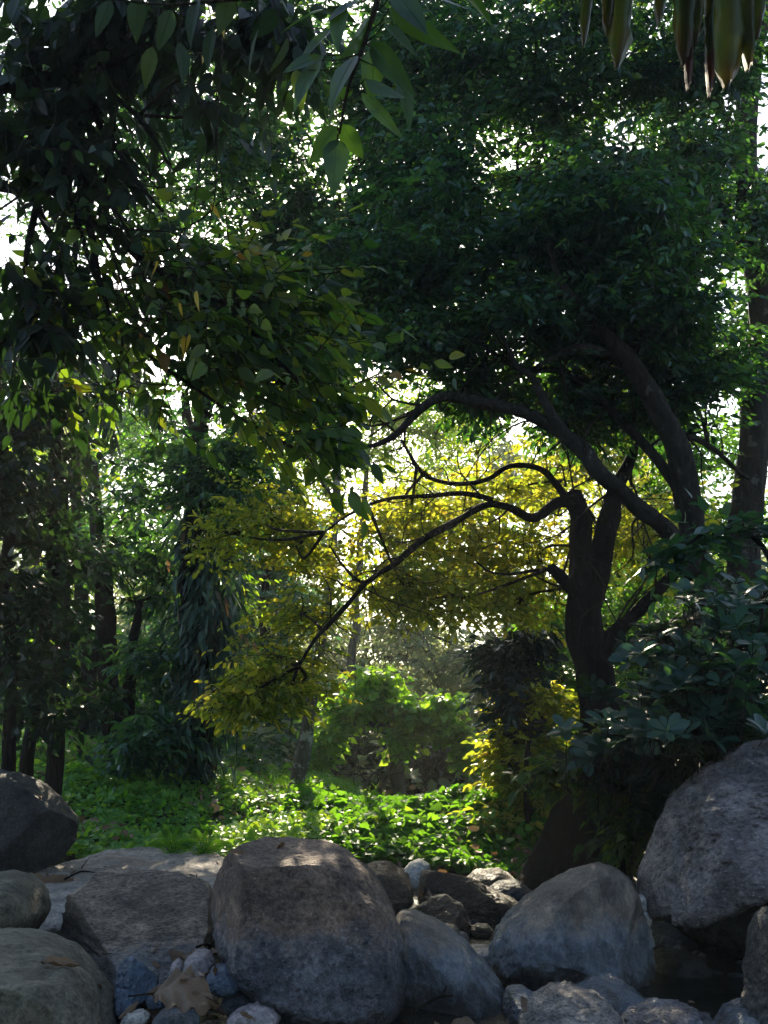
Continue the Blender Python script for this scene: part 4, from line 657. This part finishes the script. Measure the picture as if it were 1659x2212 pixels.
# palm at the left
r = np.random.default_rng(110); base = P(110, 1690, 7.6); base[2] = float(terrain(base[0], base[1]))
root = empty('palm_tree', base); tag(root, 'small palm with drooping dark fronds among the left trunks', 'palm')
mb = MB(); crown_p = P(120, 830, 7.6); tube(mb, [base, (base + crown_p) / 2 + [.1, 0, 0], crown_p], [.07, .055, .05], 10, 0, 6, .02, lump=.1); mb.build('trunk', M['bark'], root, base)
for k, (tx, ty, td) in enumerate([(345, 905, 7.2), (250, 960, 7.0), (300, 790, 7.8), (20, 930, 7.0), (-60, 840, 7.6), (120, 1010, 7.0), (60, 740, 8.2), (190, 1000, 7.8)]):
    e = P(tx, ty, td); m_ = (crown_p + e) / 2 + [0, 0, .32]; p, rd = smooth_path([crown_p, crown_p * .7 + m_ * .3 + [0, 0, .12], m_, m_ * .4 + e * .6 + [0, 0, .12], e], [.014, .012, .01, .007, .003], 9)
    mb = MB(); tube(mb, p[::4], rd[::4], 5, 1, 2); T = unit(np.gradient(p, axis=0)); S = unit(np.cross(T, [0, 0, 1.0]))
    for sd in (-1, 1):
        D = unit(T * .7 + S * sd * .6 + [0, 0, -.75] + r.normal(size=p.shape) * .1); tt = np.linspace(0, 1, len(p))
        stamp(mb, STRAP, p[4:], D[4:], unit(S * sd * .5 + [0, 0, 1] + T * .3)[4:], (.42 * np.sin(.35 + tt * 2.5))[4:], .032, .4 + .3 * r.random(len(p) - 4), 0, .15)
    mb.build('frond', [M['black'], M['twig']], root, base, uv=True)
#@@FOREGROUND
# overhanging branches close to the camera
def bough(name, label, limbs, blobs, m, leaf, seed, **k):
    return tree(name, label, 'branch', limbs, blobs, m, leaf, seed=seed, ground=False, uv=True, gaps=k.pop('gaps', .9), rb=k.pop('rb', .008), **k)
bough('overhanging_branch', 'olive-green leafy branch fanning down to the right across the left side', [
    [(-120, 380, 4.3, .03), (60, 420, 4.2, .026), (200, 470, 4.1, .022), (330, 560, 4.0, .018), (450, 640, 3.9, .014), (560, 730, 3.8, .01), (650, 830, 3.7, .006)],
    [(60, 420, 4.2, .02), (170, 600, 4.3, .014), (300, 740, 4.2, .01), (430, 850, 4.1, .007), (600, 950, 4.0, .004)]],
    [(330, 560, 4.1, 200, 80, .5, 130), (520, 640, 3.9, 140, 60, .35, 80), (470, 760, 4.0, 160, 70, .4, 95), (600, 830, 3.9, 110, 60, .3, 60), (330, 700, 4.3, 180, 80, .5, 95), (650, 965, 3.9, 65, 30, .15, 16), (150, 620, 4.3, 150, 110, .5, 80), (250, 850, 4.5, 130, 60, .4, 30), (660, 660, 3.9, 50, 30, .2, 14)],
    'olive', dict(nl=7, tl=.3, L=.09, W=.042, droop=.55, tpl=LANCE, azb=-.15, slope=-.3, flat=.6, spread=1.2), 120, rb=.009, sig=.26, clump=9)
bough('overhanging_branch', 'dark tangled branch with curved limbs in the upper left corner', [
    [(15, -40, 3.9, .035), (45, 90, 3.9, .032), (85, 200, 3.9, .03), (105, 300, 3.9, .028), (112, 370, 3.9, .027), (160, 425, 3.9, .022), (195, 490, 3.9, .017), (215, 600, 3.9, .012), (235, 680, 3.9, .006)],
    [(-60, 225, 3.9, .025), (30, 185, 3.9, .02), (100, 168, 3.9, .017), (170, 200, 3.9, .015), (240, 300, 3.8, .013), (300, 400, 3.8, .01), (380, 480, 3.8, .006)],
    [(105, 340, 3.9, .02), (80, 420, 4.0, .017), (60, 520, 4.0, .015), (50, 600, 4.0, .012)], [(60, 110, 3.9, .018), (160, 130, 3.8, .013), (300, 250, 3.7, .01), (370, 360, 3.7, .006)],
    [(190, 420, 3.9, .012), (225, 400, 3.9, .01), (245, 330, 3.9, .008), (250, 270, 3.9, .006)], [(160, 425, 3.9, .014), (178, 520, 3.9, .012), (225, 640, 3.9, .008)]],
    [(300, 60, 3.8, 230, 70, .4, 130), (120, 100, 3.9, 150, 90, .4, 85), (420, 160, 3.7, 120, 70, .3, 50), (230, 230, 3.8, 160, 70, .3, 60), (60, 300, 3.9, 110, 70, .3, 34), (550, 60, 3.7, 130, 80, .3, 70), (200, 380, 3.9, 110, 60, .3, 40), (80, 580, 4.0, 100, 60, .3, 40), (40, 760, 4.2, 70, 90, .3, 50)],
    'black', dict(nl=6, tl=.24, L=.12, W=.05, droop=1.1, tpl=LANCE, slope=-.5), 121, rb=.008, gaps=1.0)
# big drooping leaves at the top centre, one by one
def leafset(name, label, stem, leaves, m, tpl, W, seed, part='leaf', bend=.15):
    r = np.random.default_rng(seed); base = P(*stem[0][:3]); root = empty(name, base); tag(root, label, 'branch')
    mb = MB(); pp, rr = limb_pts(stem); tube(mb, pp, rr, 7, 0, 4, .01); mb.build('stem', M['twig'], root, base)
    S = smooth_path(pp, rr, 8)[0]
    for k, (x0, y0, x1, y1, d, w) in enumerate(leaves):
        a, b = P(x0, y0, d), P(x1, y1, d + r.uniform(-.12, .12)); D = b - a; L = np.linalg.norm(D); mb = MB()
        N = unit(np.array([r.normal() * .9, -.6 + r.normal() * .4, .35 + r.normal() * .3]))
        stamp(mb, tpl, [a], [D], [N], L, w * PX(d) * 1.05, r.random(), 0, bend * r.uniform(.3, 1.5))
        q = S[np.linalg.norm(S - a, axis=1).argmin()]; tube(mb, [q, (q + a) / 2 + [0, 0, -.01], a], [.0025, .002, .0018], 4, 1, 3)
        mb.build(part, [M[m], M['twig']], root, base, uv=True)
    return root
leafset('overhanging_branch', 'branch of big drooping lance-shaped leaves hanging at the top centre', [(850, -120, 2.5, .012), (820, 0, 2.5, .009), (790, 90, 2.5, .007), (750, 190, 2.5, .005), (730, 290, 2.5, .003)],
    [(728, 272, 672, 352, 2.5, 52), (728, 300, 722, 400, 2.5, 60), (738, 268, 785, 345, 2.5, 46), (735, 210, 690, 300, 2.5, 40), (780, 200, 870, 296, 2.45, 34), (790, 170, 880, 235, 2.45, 40), (760, 190, 728, 214, 2.5, 26), (770, 120, 700, 210, 2.5, 60), (800, 90, 890, 200, 2.5, 56), (810, 100, 800, 215, 2.5, 60),
     (700, 120, 610, 150, 2.6, 46), (720, 60, 640, 130, 2.6, 56), (700, 20, 600, 60, 2.6, 52), (690, 130, 625, 215, 2.6, 50), (800, 40, 750, 130, 2.5, 56), (830, 50, 905, 120, 2.4, 44), (840, 20, 980, 110, 2.4, 50), (850, -20, 920, 60, 2.4, 60), (780, 0, 700, 40, 2.5, 50), (900, -40, 1010, 40, 2.4, 50), (980, -50, 1072, 52, 2.4, 56), (860, 150, 900, 265, 2.5, 48), (740, 10, 720, 100, 2.5, 50), (600, 20, 545, 90, 2.6, 46), (620, 80, 590, 170, 2.6, 50), (500, -20, 470, 80, 2.7, 50), (430, -10, 395, 90, 2.7, 50), (560, 90, 530, 190, 2.7, 40), (370, 20, 340, 110, 2.8, 46), (640, 150, 655, 235, 2.6, 40)],
    'black2', LANCE, 1, 130) if False else None
M['black2'] = leaf_mat('overhanging_leaf', [(.015, .045, .012), (.03, .08, .02), (.05, .1, .03)], [(.06, .14, .012), (.1, .22, .015), (.18, .28, .02)], .45, .36, True)
leafset('overhanging_branch', 'branch of big drooping lance-shaped leaves hanging at the top centre', [(850, -120, 2.5, .012), (820, 0, 2.5, .009), (790, 90, 2.5, .007), (750, 190, 2.5, .005), (730, 290, 2.5, .003)],
    [(728, 272, 672, 352, 2.5, 52), (728, 300, 722, 400, 2.5, 60), (738, 268, 785, 345, 2.5, 46), (735, 210, 690, 300, 2.5, 40), (780, 200, 870, 296, 2.45, 34), (790, 170, 880, 235, 2.45, 40), (760, 190, 728, 214, 2.5, 26), (770, 120, 700, 210, 2.5, 60), (800, 90, 890, 200, 2.5, 56), (810, 100, 800, 215, 2.5, 60),
     (700, 120, 610, 150, 2.6, 46), (720, 60, 640, 130, 2.6, 56), (700, 20, 600, 60, 2.6, 52), (690, 130, 625, 215, 2.6, 50), (800, 40, 750, 130, 2.5, 56), (830, 50, 905, 120, 2.4, 44), (840, 20, 980, 110, 2.4, 50), (850, -20, 920, 60, 2.4, 60), (780, 0, 700, 40, 2.5, 50), (900, -40, 1010, 40, 2.4, 50), (980, -50, 1072, 52, 2.4, 56), (860, 150, 900, 265, 2.5, 48), (740, 10, 720, 100, 2.5, 50), (640, 150, 655, 235, 2.6, 40)],
    'black2', LANCE, 1, 130)
leafset('overhanging_branch', 'string of dark narrow leaves hanging left of the big drooping leaves', [(700, -100, 2.9, .01), (600, -20, 2.9, .008), (480, 0, 2.9, .006), (360, 10, 2.9, .004), (250, 0, 2.9, .003)],
    [(600, 20, 545, 90, 2.9, 46), (620, 80, 590, 170, 2.9, 50), (500, -20, 470, 80, 2.9, 50), (430, -10, 395, 90, 2.9, 50), (560, 60, 530, 170, 2.9, 40), (370, 20, 340, 110, 2.9, 46), (300, -10, 290, 90, 2.9, 50), (240, 0, 205, 80, 2.9, 40), (460, 60, 440, 150, 2.9, 44), (390, 90, 400, 180, 2.9, 44), (330, 100, 310, 190, 2.9, 40)],
    'black', LANCE, 1, 131)
# withered yellow leaves hanging on threads of vine in the left half
leafset('hanging_vine', 'thin vine strand carrying bright yellow withered leaves in the left half', [(470, -80, 3.2, .003), (482, 40, 3.2, .003), (470, 250, 3.2, .0025), (462, 440, 3.2, .002), (420, 600, 3.2, .002), (400, 760, 3.2, .0015)],
    [(478, 38, 484, 70, 3.2, 13), (456, 440, 474, 474, 3.2, 12), (423, 628, 427, 670, 3.2, 11), (406, 722, 392, 762, 3.2, 22), (338, 562, 328, 605, 3.2, 24), (388, 652, 392, 684, 3.2, 10), (436, 118, 440, 138, 3.2, 8), (398, 722, 390, 735, 3.2, 6)], 'yellow', OVATE, 1, 132)
# torn banana-like blades at the top right
r = np.random.default_rng(140); base = P(1480, -200, 2.7); root = empty('torn_leaf', base); tag(root, 'torn banana-like leaf hanging in brown-tipped strips at the top right', 'leaf')
mb = MB(); tube(mb, [P(1200, -150, 2.7), P(1400, -130, 2.7), P(1600, -110, 2.7), P(1750, -100, 2.7)], [.01, .014, .014, .01], 8, 0, 5); mb.build('midrib', M['banana'], root, base)
for x0, x1, yb, w, tip in [(1270, 1262, 88, 32, 0), (1338, 1335, 135, 66, 0), (1310, 1312, 60, 40, 0), (1470, 1480, 130, 64, 0), (1480, 1488, 182, 22, 1), (1560, 1572, 178, 92, 0), (1525, 1535, 195, 20, 1), (1600, 1618, 140, 44, 0), (1640, 1630, 90, 40, 0), (1510, 1500, 100, 36, 0), (1420, 1425, 40, 30, 0)]:
    n = 26; m_ = 9; t = np.linspace(0, 1, n); s = np.linspace(-.5, .5, m_); top = P(x0, -120, 2.7); bot = P(x1, yb, 2.7)
    wd = w * PX(2.7) * np.where(t < .75, 1, np.clip((1 - t) / .25, .08, 1) ** .7) * (1 + .22 * noise3(np.stack([t * 9, t * 0 + x0, t * 0], 1)))
    if tip: wd = wd * np.where(t < .55, .9, 1)
    c = top[None] * (1 - t[:, None]) + bot[None] * t[:, None]; ed = .15 * noise3(np.stack([t * 14, t * 0 + x0 * 1.7, t * 0], 1))
    V = c[:, None, :] + np.stack([(s[None, :] + ed[:, None] * np.abs(s)[None, :]) * wd[:, None], .03 * np.cos(s[None, :] * 7 + t[:, None] * 2) + 0 * wd[:, None], -.012 * np.abs(np.sin(s * 9))[None, :] * np.ones((n, 1))], -1)
    i = np.arange(n - 1)[:, None] * m_; j = np.arange(m_ - 1)[None, :]; fc = np.stack([i + j, i + j + 1, i + m_ + j + 1, i + m_ + j], -1).reshape(-1, 4)
    tt = np.clip(np.repeat(t[:, None], m_, 1) ** 5 * .6 + .32 + .45 * noise3(V.reshape(-1, 3) * [40, 40, 12]).reshape(n, m_), 0, .85); tt = np.where(tip * (np.repeat(t[:, None], m_, 1) > .72) > 0, 1, tt)
    mb = MB(); mb.add(V, fc, np.full(len(fc), 4), 0, tt.ravel()); mb.build('leaf_strip', M['banana'], root, base)

#@@GROUNDCOVER
def cover(name, label, poly, n, m, hgt, L, W, tpl, seed, dens=1.3, cat='ground cover', flat=.5, mound=None):
    r = np.random.default_rng(seed); mb = MB(); A = np.array(poly); lo, hi = A.min(0), A.max(0); pts = r.uniform(lo, hi, (n * 3, 2))
    ins = np.zeros(len(pts), bool); B = np.roll(A, -1, 0)
    for a, b in zip(A, B): ins ^= ((a[1] > pts[:, 1]) != (b[1] > pts[:, 1])) & (pts[:, 0] < (b[0] - a[0]) * (pts[:, 1] - a[1]) / (b[1] - a[1] + 1e-12) + a[0])
    pts = pts[ins][:n]; q = np.stack([pts[:, 0], pts[:, 1], pts[:, 0] * 0], 1); cl = fbm(q * dens, 3, seed) * .5 + .5
    z = terrain(pts[:, 0], pts[:, 1]) + hgt * np.clip(cl, 0, 1.2) * (1 - .6 * r.random(len(pts)) ** 2)
    if mound is not None:
        for mx, my, sx, sy, mh in mound: z = z + mh * np.exp(-((pts[:, 0] - mx) / sx) ** 2 - ((pts[:, 1] - my) / sy) ** 2)
    C = np.stack([pts[:, 0], pts[:, 1], z], 1); N = unit(np.array([0, -.35, 1]) + r.normal(size=(len(C), 3)) * flat); D = unit(r.normal(size=(len(C), 3)) * [1, 1, .25] + [0, -.3, -.15])
    s = r.uniform(.5, 1.25, len(C)); stamp(mb, tpl, C, D, N, L * s, W * s, np.clip(cl * .5 + r.random(len(C)) * .5, 0, 1), 0, r.uniform(0, .3, len(C)))
    o = mb.build(name, [M[m], M['twig']]); return tag(o, label, cat, kind='stuff')
def w2(x, y, d): p = P(x, y, d); return (p[0], p[1])
cover('bank_plants', 'bright green leafy ground plants covering the left bank', [(-6, 7.3), (-1.2, 7.0), (-.6, 7.6), (-.3, 9), (.2, 12.5), (-1, 15), (-7, 15)], 72000, 'vine', .3, .055, .042, HEART, 150, cat='ground plants', mound=[(-1.6, 9.5, .7, 1.2, .12)])
cover('vine_mound', 'mound of green creeping vine leaves behind the large central boulder', [(-.9, 7.9), (1.4, 7.8), (1.9, 9), (1.5, 12.5), (-.8, 12.5)], 26000, 'fresh', .22, .075, .075, HEART, 151, cat='vine', mound=[(.1, 9.6, .7, .9, .3), (.9, 9.3, .6, .8, .22), (-.7, 9.8, .5, .8, .16)])
cover('vine_mound', 'green vine heap climbing at the left of the forked tree base', [(1.0, 8.6), (2.3, 8.4), (2.6, 11), (1.0, 11)], 9000, 'fresh', .4, .085, .075, HEART, 152, cat='vine', mound=[(1.45, 9.8, .5, .8, .75)])
cover('ground_ivy', 'dark taller growth under the left trunks at the back of the bank', [(-7, 11.2), (-1.4, 11.6), (-1.2, 14), (-7, 14)], 9000, 'canopy', .75, .12, .06, LANCE, 157, cat='undergrowth', flat=.9)
cover('ground_ivy', 'dark low plants under the trees at the right', [(2.0, 6.8), (6, 6.2), (7, 12), (2.0, 12)], 9000, 'canopy', .3, .09, .06, HEART, 153, cat='ground plants')
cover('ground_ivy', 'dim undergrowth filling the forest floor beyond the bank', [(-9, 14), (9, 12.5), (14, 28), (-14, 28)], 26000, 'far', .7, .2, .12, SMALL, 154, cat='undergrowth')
cover('bank_plants', 'scattered larger pale leaves standing out of the left bank plants', [(-5, 7.5), (1.4, 8.2), (1.4, 12), (-5, 13.5)], 2600, 'fresh', .36, .085, .06, HEART, 155, cat='ground plants', flat=.9)
cover('leaf_litter', 'dead brown leaves lying among the green bank plants', [(-5, 7.2), (1.8, 7.6), (1.8, 12.5), (-5, 13.5)], 2200, 'dry', .27, .09, .045, OVATE, 156, cat='leaf litter', flat=.9)
# grass on the left bank
r = np.random.default_rng(160); n = 4000; x = r.normal(-2.4, 1.0, n); y = r.uniform(10.4, 13, n); k_ = fbm(np.stack([x * 2, y * 2, x * 0], 1), 2, 4) > -.15; x, y = x[k_], y[k_]
C = np.stack([x, y, terrain(x, y) + .12], 1); D = unit(r.normal(size=C.shape) * [.45, .45, .1] + [0, 0, 1]); mb = MB()
stamp(mb, STRAP, C, D, unit(r.normal(size=C.shape) + [0, -1, 0]), r.uniform(.07, .2, len(C)), .006, r.random(len(C)), 0, r.uniform(.1, .6, len(C)))
tag(mb.build('grass', M['fresh']), 'thin bright grass on the crest of the left bank', 'grass', kind='stuff')
# fern fronds by the slab
for k, (x, y, d) in enumerate([(375, 1850, 6.9), (440, 1852, 6.9)]):
    b = P(x, y, d); root = empty('fern', b); tag(root, ['small bright fern on the bank behind the pale slab', 'second small fern nearer the pale upright stone'][k], 'fern', 'ferns behind the slab')
    for a in (.4, 1.3, 2.0, 2.8):
        e = b + [math.cos(a) * .16, -.03, math.sin(a) * .16 + .02]; p, rd = smooth_path([b, (b + e) / 2 + [0, 0, .04], e], [.002, .0015, .001], 8); T = unit(np.gradient(p, axis=0)); S = unit(np.cross(T, [0, -1.0, .2])); mb = MB(); tube(mb, p[::4], rd[::4], 4, 1, 2)
        for sd in (-1, 1): stamp(mb, SMALL, p[1:], unit(T * .5 + S * sd)[1:], np.tile([0, -.6, .8], (len(p) - 1, 1)), np.linspace(.06, .015, len(p) - 1), .016, .8, 0)
        mb.build('frond', [M['fresh'], M['twig']], root, b)
#@@LITTER
r = np.random.default_rng(170)
# big dry leaf: creased lobed blade with its stalk
a, tip = P(352, 2138, 3.85), P(478, 2190, 3.75); base = P(420, 2160, 3.8); root = empty('dry_leaf', base); tag(root, 'big curled brown dry leaf with clear veins lying among the small stones', 'leaf')
n, m_ = 30, 25; t = np.linspace(0, 1, n); s = np.linspace(-1, 1, m_)
D = unit(tip - P(330, 2150, 3.85)); S0 = unit(np.array([-.1, -.85, -.42])); S1 = unit(np.array([.1, .85, .32])); U0 = np.array([0, -.3, .95])
for nm, q0, w0 in (('leaf_blade', P(330, 2146, 3.8), .2),):
    wd = .1 * np.sin(np.clip(t * 1.02, 0, 1) * np.pi) ** .7 * (1 + .07 * np.sin(t * 31) + .05 * np.sin(t * 57)); L = .25
    c = q0[None] + D[None] * (t * L)[:, None] + U0[None] * (.05 * np.sin(t * 3))[:, None]
    side = np.where(s[None, :, None] > 0, S0[None, None], S1[None, None]) * np.abs(s)[None, :, None] * wd[:, None, None]
    crk = (.012 * np.sin(t[:, None] * 26 - np.abs(s)[None, :] * 5) * np.abs(s)[None, :] ** .7 + .02 * noise3(np.stack([np.repeat(t[:, None], m_, 1) * 5, np.repeat(s[None], n, 0) * 3, 0 * np.ones((n, m_))], -1).reshape(-1, 3)).reshape(n, m_) * np.abs(s)[None, :])
    V = c[:, None, :] + side + U0[None, None] * crk[:, :, None]
    i = np.arange(n - 1)[:, None] * m_; j = np.arange(m_ - 1)[None, :]; fc = np.stack([i + j, i + j + 1, i + m_ + j + 1, i + m_ + j], -1).reshape(-1, 4)
    mb = MB(); uv = np.stack([np.repeat(t[:, None], m_, 1) * .35, np.repeat(s[None] * .5 + .5, n, 0)], -1).reshape(-1, 2); mb.add(V, fc, np.full(len(fc), 4), 0, .5, uv); mb.build(nm, M['dry'], root, base, uv=True)
    mb = MB(); tube(mb, [q0 - D * .1 + [0, 0, -.03], q0, q0 + D * .15 + [0, 0, .012 + .03], q0 + D * .3 + [0, 0, .01]], [.003, .003, .0025, .001], 6, 0, 4); mb.build('stalk', M['twig'], root, base)
# curled dry leaves: three shared meshes, one object each
protos = []
for k in range(4):
    n, m_ = 9, 7; t = np.linspace(0, 1, n); s = np.linspace(-1, 1, m_); wd = .3 * np.sin(np.clip(t, .02, .98) * np.pi) ** .7
    V = np.stack([np.repeat(t[:, None] - .5, m_, 1), wd[:, None] * s[None] * math.cos(.5 * k), (.25 + .15 * k) * (s[None] ** 2) * wd[:, None] + .18 * np.sin(t[:, None] * 3 + k) + .05 * np.sin(t[:, None] * 15 + s[None] * 4)], -1)
    i = np.arange(n - 1)[:, None] * m_; j = np.arange(m_ - 1)[None, :]; fc = np.stack([i + j, i + j + 1, i + m_ + j + 1, i + m_ + j], -1).reshape(-1, 4)
    mb = MB(); mb.add(V, fc, np.full(len(fc), 4), 0, .25 + .22 * k, np.stack([np.repeat(t[:, None] * .3, m_, 1), np.repeat(s[None] * .5 + .5, n, 0)], -1).reshape(-1, 2))
    o = mb.build('fallen_leaf', M['dry'], None, (0, 0, 0), uv=True); o.name = 'fallen_leaf'; protos.append(o)
dg = bpy.context.evaluated_depsgraph_get(); dg.update()
def drop(x, y):
    h, loc, nrm, _, ob, _ = sc.ray_cast(dg, Vector((x, y, 1.1)), Vector((0, 0, -1)))
    return (loc.z, nrm) if h else (float(terrain(x, y)), Vector((0, 0, 1)))
spots = []
for (px, py, d, sx, sy, n, lb, gp) in [(395, 2075, 4.3, .2, .15, 34, 'small curled brown dry leaf in the litter left of the central boulder', 'dry leaves between the boulders'), (350, 2190, 3.95, .3, .12, 22, 'small curled brown dry leaf among the bottom edge stones', 'dry leaves at the bottom edge'),
                                       (250, 1905, 6.0, .8, .25, 26, 'tiny brown leaf lying on the pale slab', 'dry leaves on the pale slab'), (890, 1945, 6.3, .15, .2, 12, 'small brown leaf between the back rocks', 'dry leaves between the back rocks'), (900, 2200, 3.9, .5, .08, 9, 'wet brown leaf at the water edge below the boulders', 'wet leaves at the water edge')]:
    c = P(px, py, d)
    for _ in range(n): spots.append((c[0] + r.normal() * sx * .6, c[1] + r.normal() * sy * .6, lb, gp, r.uniform(.05, .1) if d < 5.5 else r.uniform(.04, .08)))
used = set()
for k, (x, y, lb, gp, s) in enumerate(spots):
    src = protos[k % 4]
    if k < 4: o = src
    else: o = src.copy(); sc.collection.objects.link(o)
    z, nr = drop(x, y); o.location = (x, y, z + s * .12); o.scale = (s, s, s); q = nr.to_track_quat('Z', 'Y').to_euler()
    o.rotation_euler = (q.x + r.normal() * .4, q.y + r.normal() * .4, r.uniform(0, 6.3)); tag(o, lb, 'leaf', gp)
def litter(label, px, py, d, sx, sy, n, s0, seed):
    q = np.random.default_rng(seed); c = P(px, py, d); C = []; N = []
    for _ in range(n):
        x = c[0] + q.normal() * sx; y = c[1] + q.normal() * sy; z, nr = drop(x, y)
        if z < .75 and nr.z > .72: C.append((x, y, z + .004)); N.append(tuple(nr))
    C = np.array(C); D = unit(q.normal(size=C.shape) * [1, 1, .3]); mb = MB(); s_ = q.uniform(.4, 1.3, len(C)) * s0
    stamp(mb, OVATE, C, D, unit(np.array(N) + q.normal(size=C.shape) * .5), s_, s_ * .5, q.random(len(C)) * .8, 0, q.uniform(-.6, .6, len(C)))
    tag(mb.build('leaf_litter', M['dry'], uv=True), label, 'leaf litter', kind='stuff')
litter('reddish brown leaf crumbs scattered over the pale slab', 260, 1900, 6.1, .75, .3, 420, .035, 1)
litter('brown leaf scraps filling the gaps between the lower left stones', 400, 2150, 4.15, .28, .22, 420, .05, 2)
litter('dead leaf scraps among the back rocks by the pool', 930, 1980, 6.3, .5, .45, 300, .05, 3)
litter('brown leaf scraps along the bottom water edge', 850, 2210, 3.9, .7, .12, 160, .045, 4)
litter('dead leaves lying under the overhang', 1450, 2060, 5.5, .4, .5, 200, .06, 5)
# fallen sticks
for k, (xa, ya, xb, yb, d, lb) in enumerate([(340, 2200, 470, 2185, 3.8, 'thin dark stick lying among the bottom stones'), (430, 2040, 470, 2060, 4.35, 'short twig stuck between the angular boulder and the central boulder'), (140, 1893, 205, 1880, 5.9, 'thin curved twig on the pale slab'), (900, 2185, 1010, 2150, 4.15, 'bare twig resting on the foot of the sloping boulder'), (1480, 2085, 1560, 2040, 5.2, 'broken stick in the shade under the overhang')]):
    a, b = P(xa, ya, d), P(xb, yb, d + .15); mb = MB(); tube(mb, [a, (a + b) / 2 + [0, .02, .025], b], [.006, .005, .002], 6, 0, 5, .02); m2 = (a + b) / 2 + [0, .02, .025]; tube(mb, [m2, m2 + (b - a) * .2 + [0, .03, .05]], [.003, .001], 5, 0, 2)
    o = mb.build('stick', M['bark'], None, a); tag(o, lb, 'stick')
# named single leaves
for (px, py, d, s, lb, tn) in [(720, 2190, 3.78, .13, 'pinkish-brown wet leaf lying flat at the foot of the large central boulder', 3), (98, 1898, 5.9, .3, 'pale crinkled leaf lying on the slab by the left edge', 3), (130, 2096, 3.7, .12, 'ochre and white curled leaf on the lower left boulder', 2), (1000, 2195, 4.0, .12, 'dark wet folded leaf against the sloping grey boulder', 0)]:
    o = protos[tn].copy(); sc.collection.objects.link(o); c = P(px, py, d); zz, nr = drop(c[0], c[1]); o.location = (c[0], c[1], max(zz, .0) + s * .1); o.scale = (s, s, s); o.rotation_euler = (r.normal() * .2 + .3, r.normal() * .2, r.uniform(-.6, .6)); o.name = 'fallen_leaf'; tag(o, lb, 'leaf'); del o['group']
# pebbles and gravel
pr_ = []
for k, mm in enumerate(['rk_blue', 'rk_pink', 'rk_dark', 'rk_grey', 'rk_warm']):
    th = np.linspace(0, 2 * np.pi, 24, endpoint=False); ph = np.linspace(-np.pi / 2, np.pi / 2, 15)[1:-1]
    V = np.stack([np.cos(ph)[:, None] * np.cos(th)[None], np.cos(ph)[:, None] * np.sin(th)[None] * .8, np.sin(ph)[:, None] * np.ones(24)[None] * .65], -1).reshape(-1, 3); V = np.vstack([V, [[0, 0, -.65], [0, 0, .65]]])
    V = V * (1 + .22 * fbm(V * 1.3 + k * 9, 3, k))[:, None]; i = np.arange(12)[:, None] * 24; j = np.arange(24)[None, :]; j2 = (j + 1) % 24; f = np.stack([i + j, i + j2, i + 24 + j2, i + 24 + j], -1).reshape(-1, 4); b = 13 * 24; o_ = 12 * 24; j = j[0]; j2 = j2[0]
    mb = MB(); mb.add(V, np.concatenate([f.ravel(), np.stack([j2, j, np.full(24, b)], -1).ravel(), np.stack([o_ + j, o_ + j2, np.full(24, b + 1)], -1).ravel()]), np.concatenate([np.full(len(f), 4), np.full(48, 3)])); pr_.append(mb.build('pebble', M[mm]))
cn = 0
for (px, py, d, sx, sy, n, lb, gp, s0, s1) in [(400, 2150, 4.1, .35, .2, 46, 'small rounded pebble among the litter left of the central boulder', 'pebbles left of the central boulder', .015, .045), (900, 1975, 6.2, .35, .35, 40, 'small pebble between the back rocks by the pool', 'pebbles between the back rocks', .02, .07), (1480, 2090, 5.2, .4, .5, 26, 'small pebble in the shade under the overhanging rock', 'pebbles under the overhang', .02, .06), (1000, 2200, 3.95, .6, .12, 20, 'wet pebble at the bottom edge of the water', 'wet pebbles at the bottom edge', .015, .04)]:
    c = P(px, py, d)
    for _ in range(n):
        src = pr_[cn % 5]; o = src if cn < 5 else src.copy()
        if cn >= 5: sc.collection.objects.link(o)
        cn += 1; x = c[0] + r.normal() * sx * .6; y = c[1] + r.normal() * sy * .6; s = r.uniform(s0, s1); o.location = (x, y, max(float(terrain(x, y)), -.03) + s * .35); o.scale = (s, s, s); o.rotation_euler = (r.normal() * .3, r.normal() * .3, r.uniform(0, 6.3)); tag(o, lb, 'pebble', gp)
#@@HAZE
hm, nt, out = mat('haze_air'); pv = nt.nodes.new('ShaderNodeVolumePrincipled'); pv.inputs['Density'].default_value = .002; pv.inputs['Color'].default_value = (.95, .95, .9, 1); pv.inputs['Anisotropy'].default_value = .35
nt.links.new(pv.outputs[0], out.inputs['Volume'])
x0, x1, y0, y1, z0, z1 = -190, 190, -130, 230, -1.6, 16
V = [(x, y, z) for z in (z0, z1) for y in (y0, y1) for x in (x0, x1)]; mb = MB()
mb.add(V, [0, 2, 3, 1, 4, 5, 7, 6, 0, 1, 5, 4, 2, 6, 7, 3, 0, 4, 6, 2, 1, 3, 7, 5], [4] * 6); tag(mb.build('haze', hm, None, (0, 0, 0), smooth=False), 'thin pale haze hanging in the sunlit clearing', 'haze', kind='stuff')
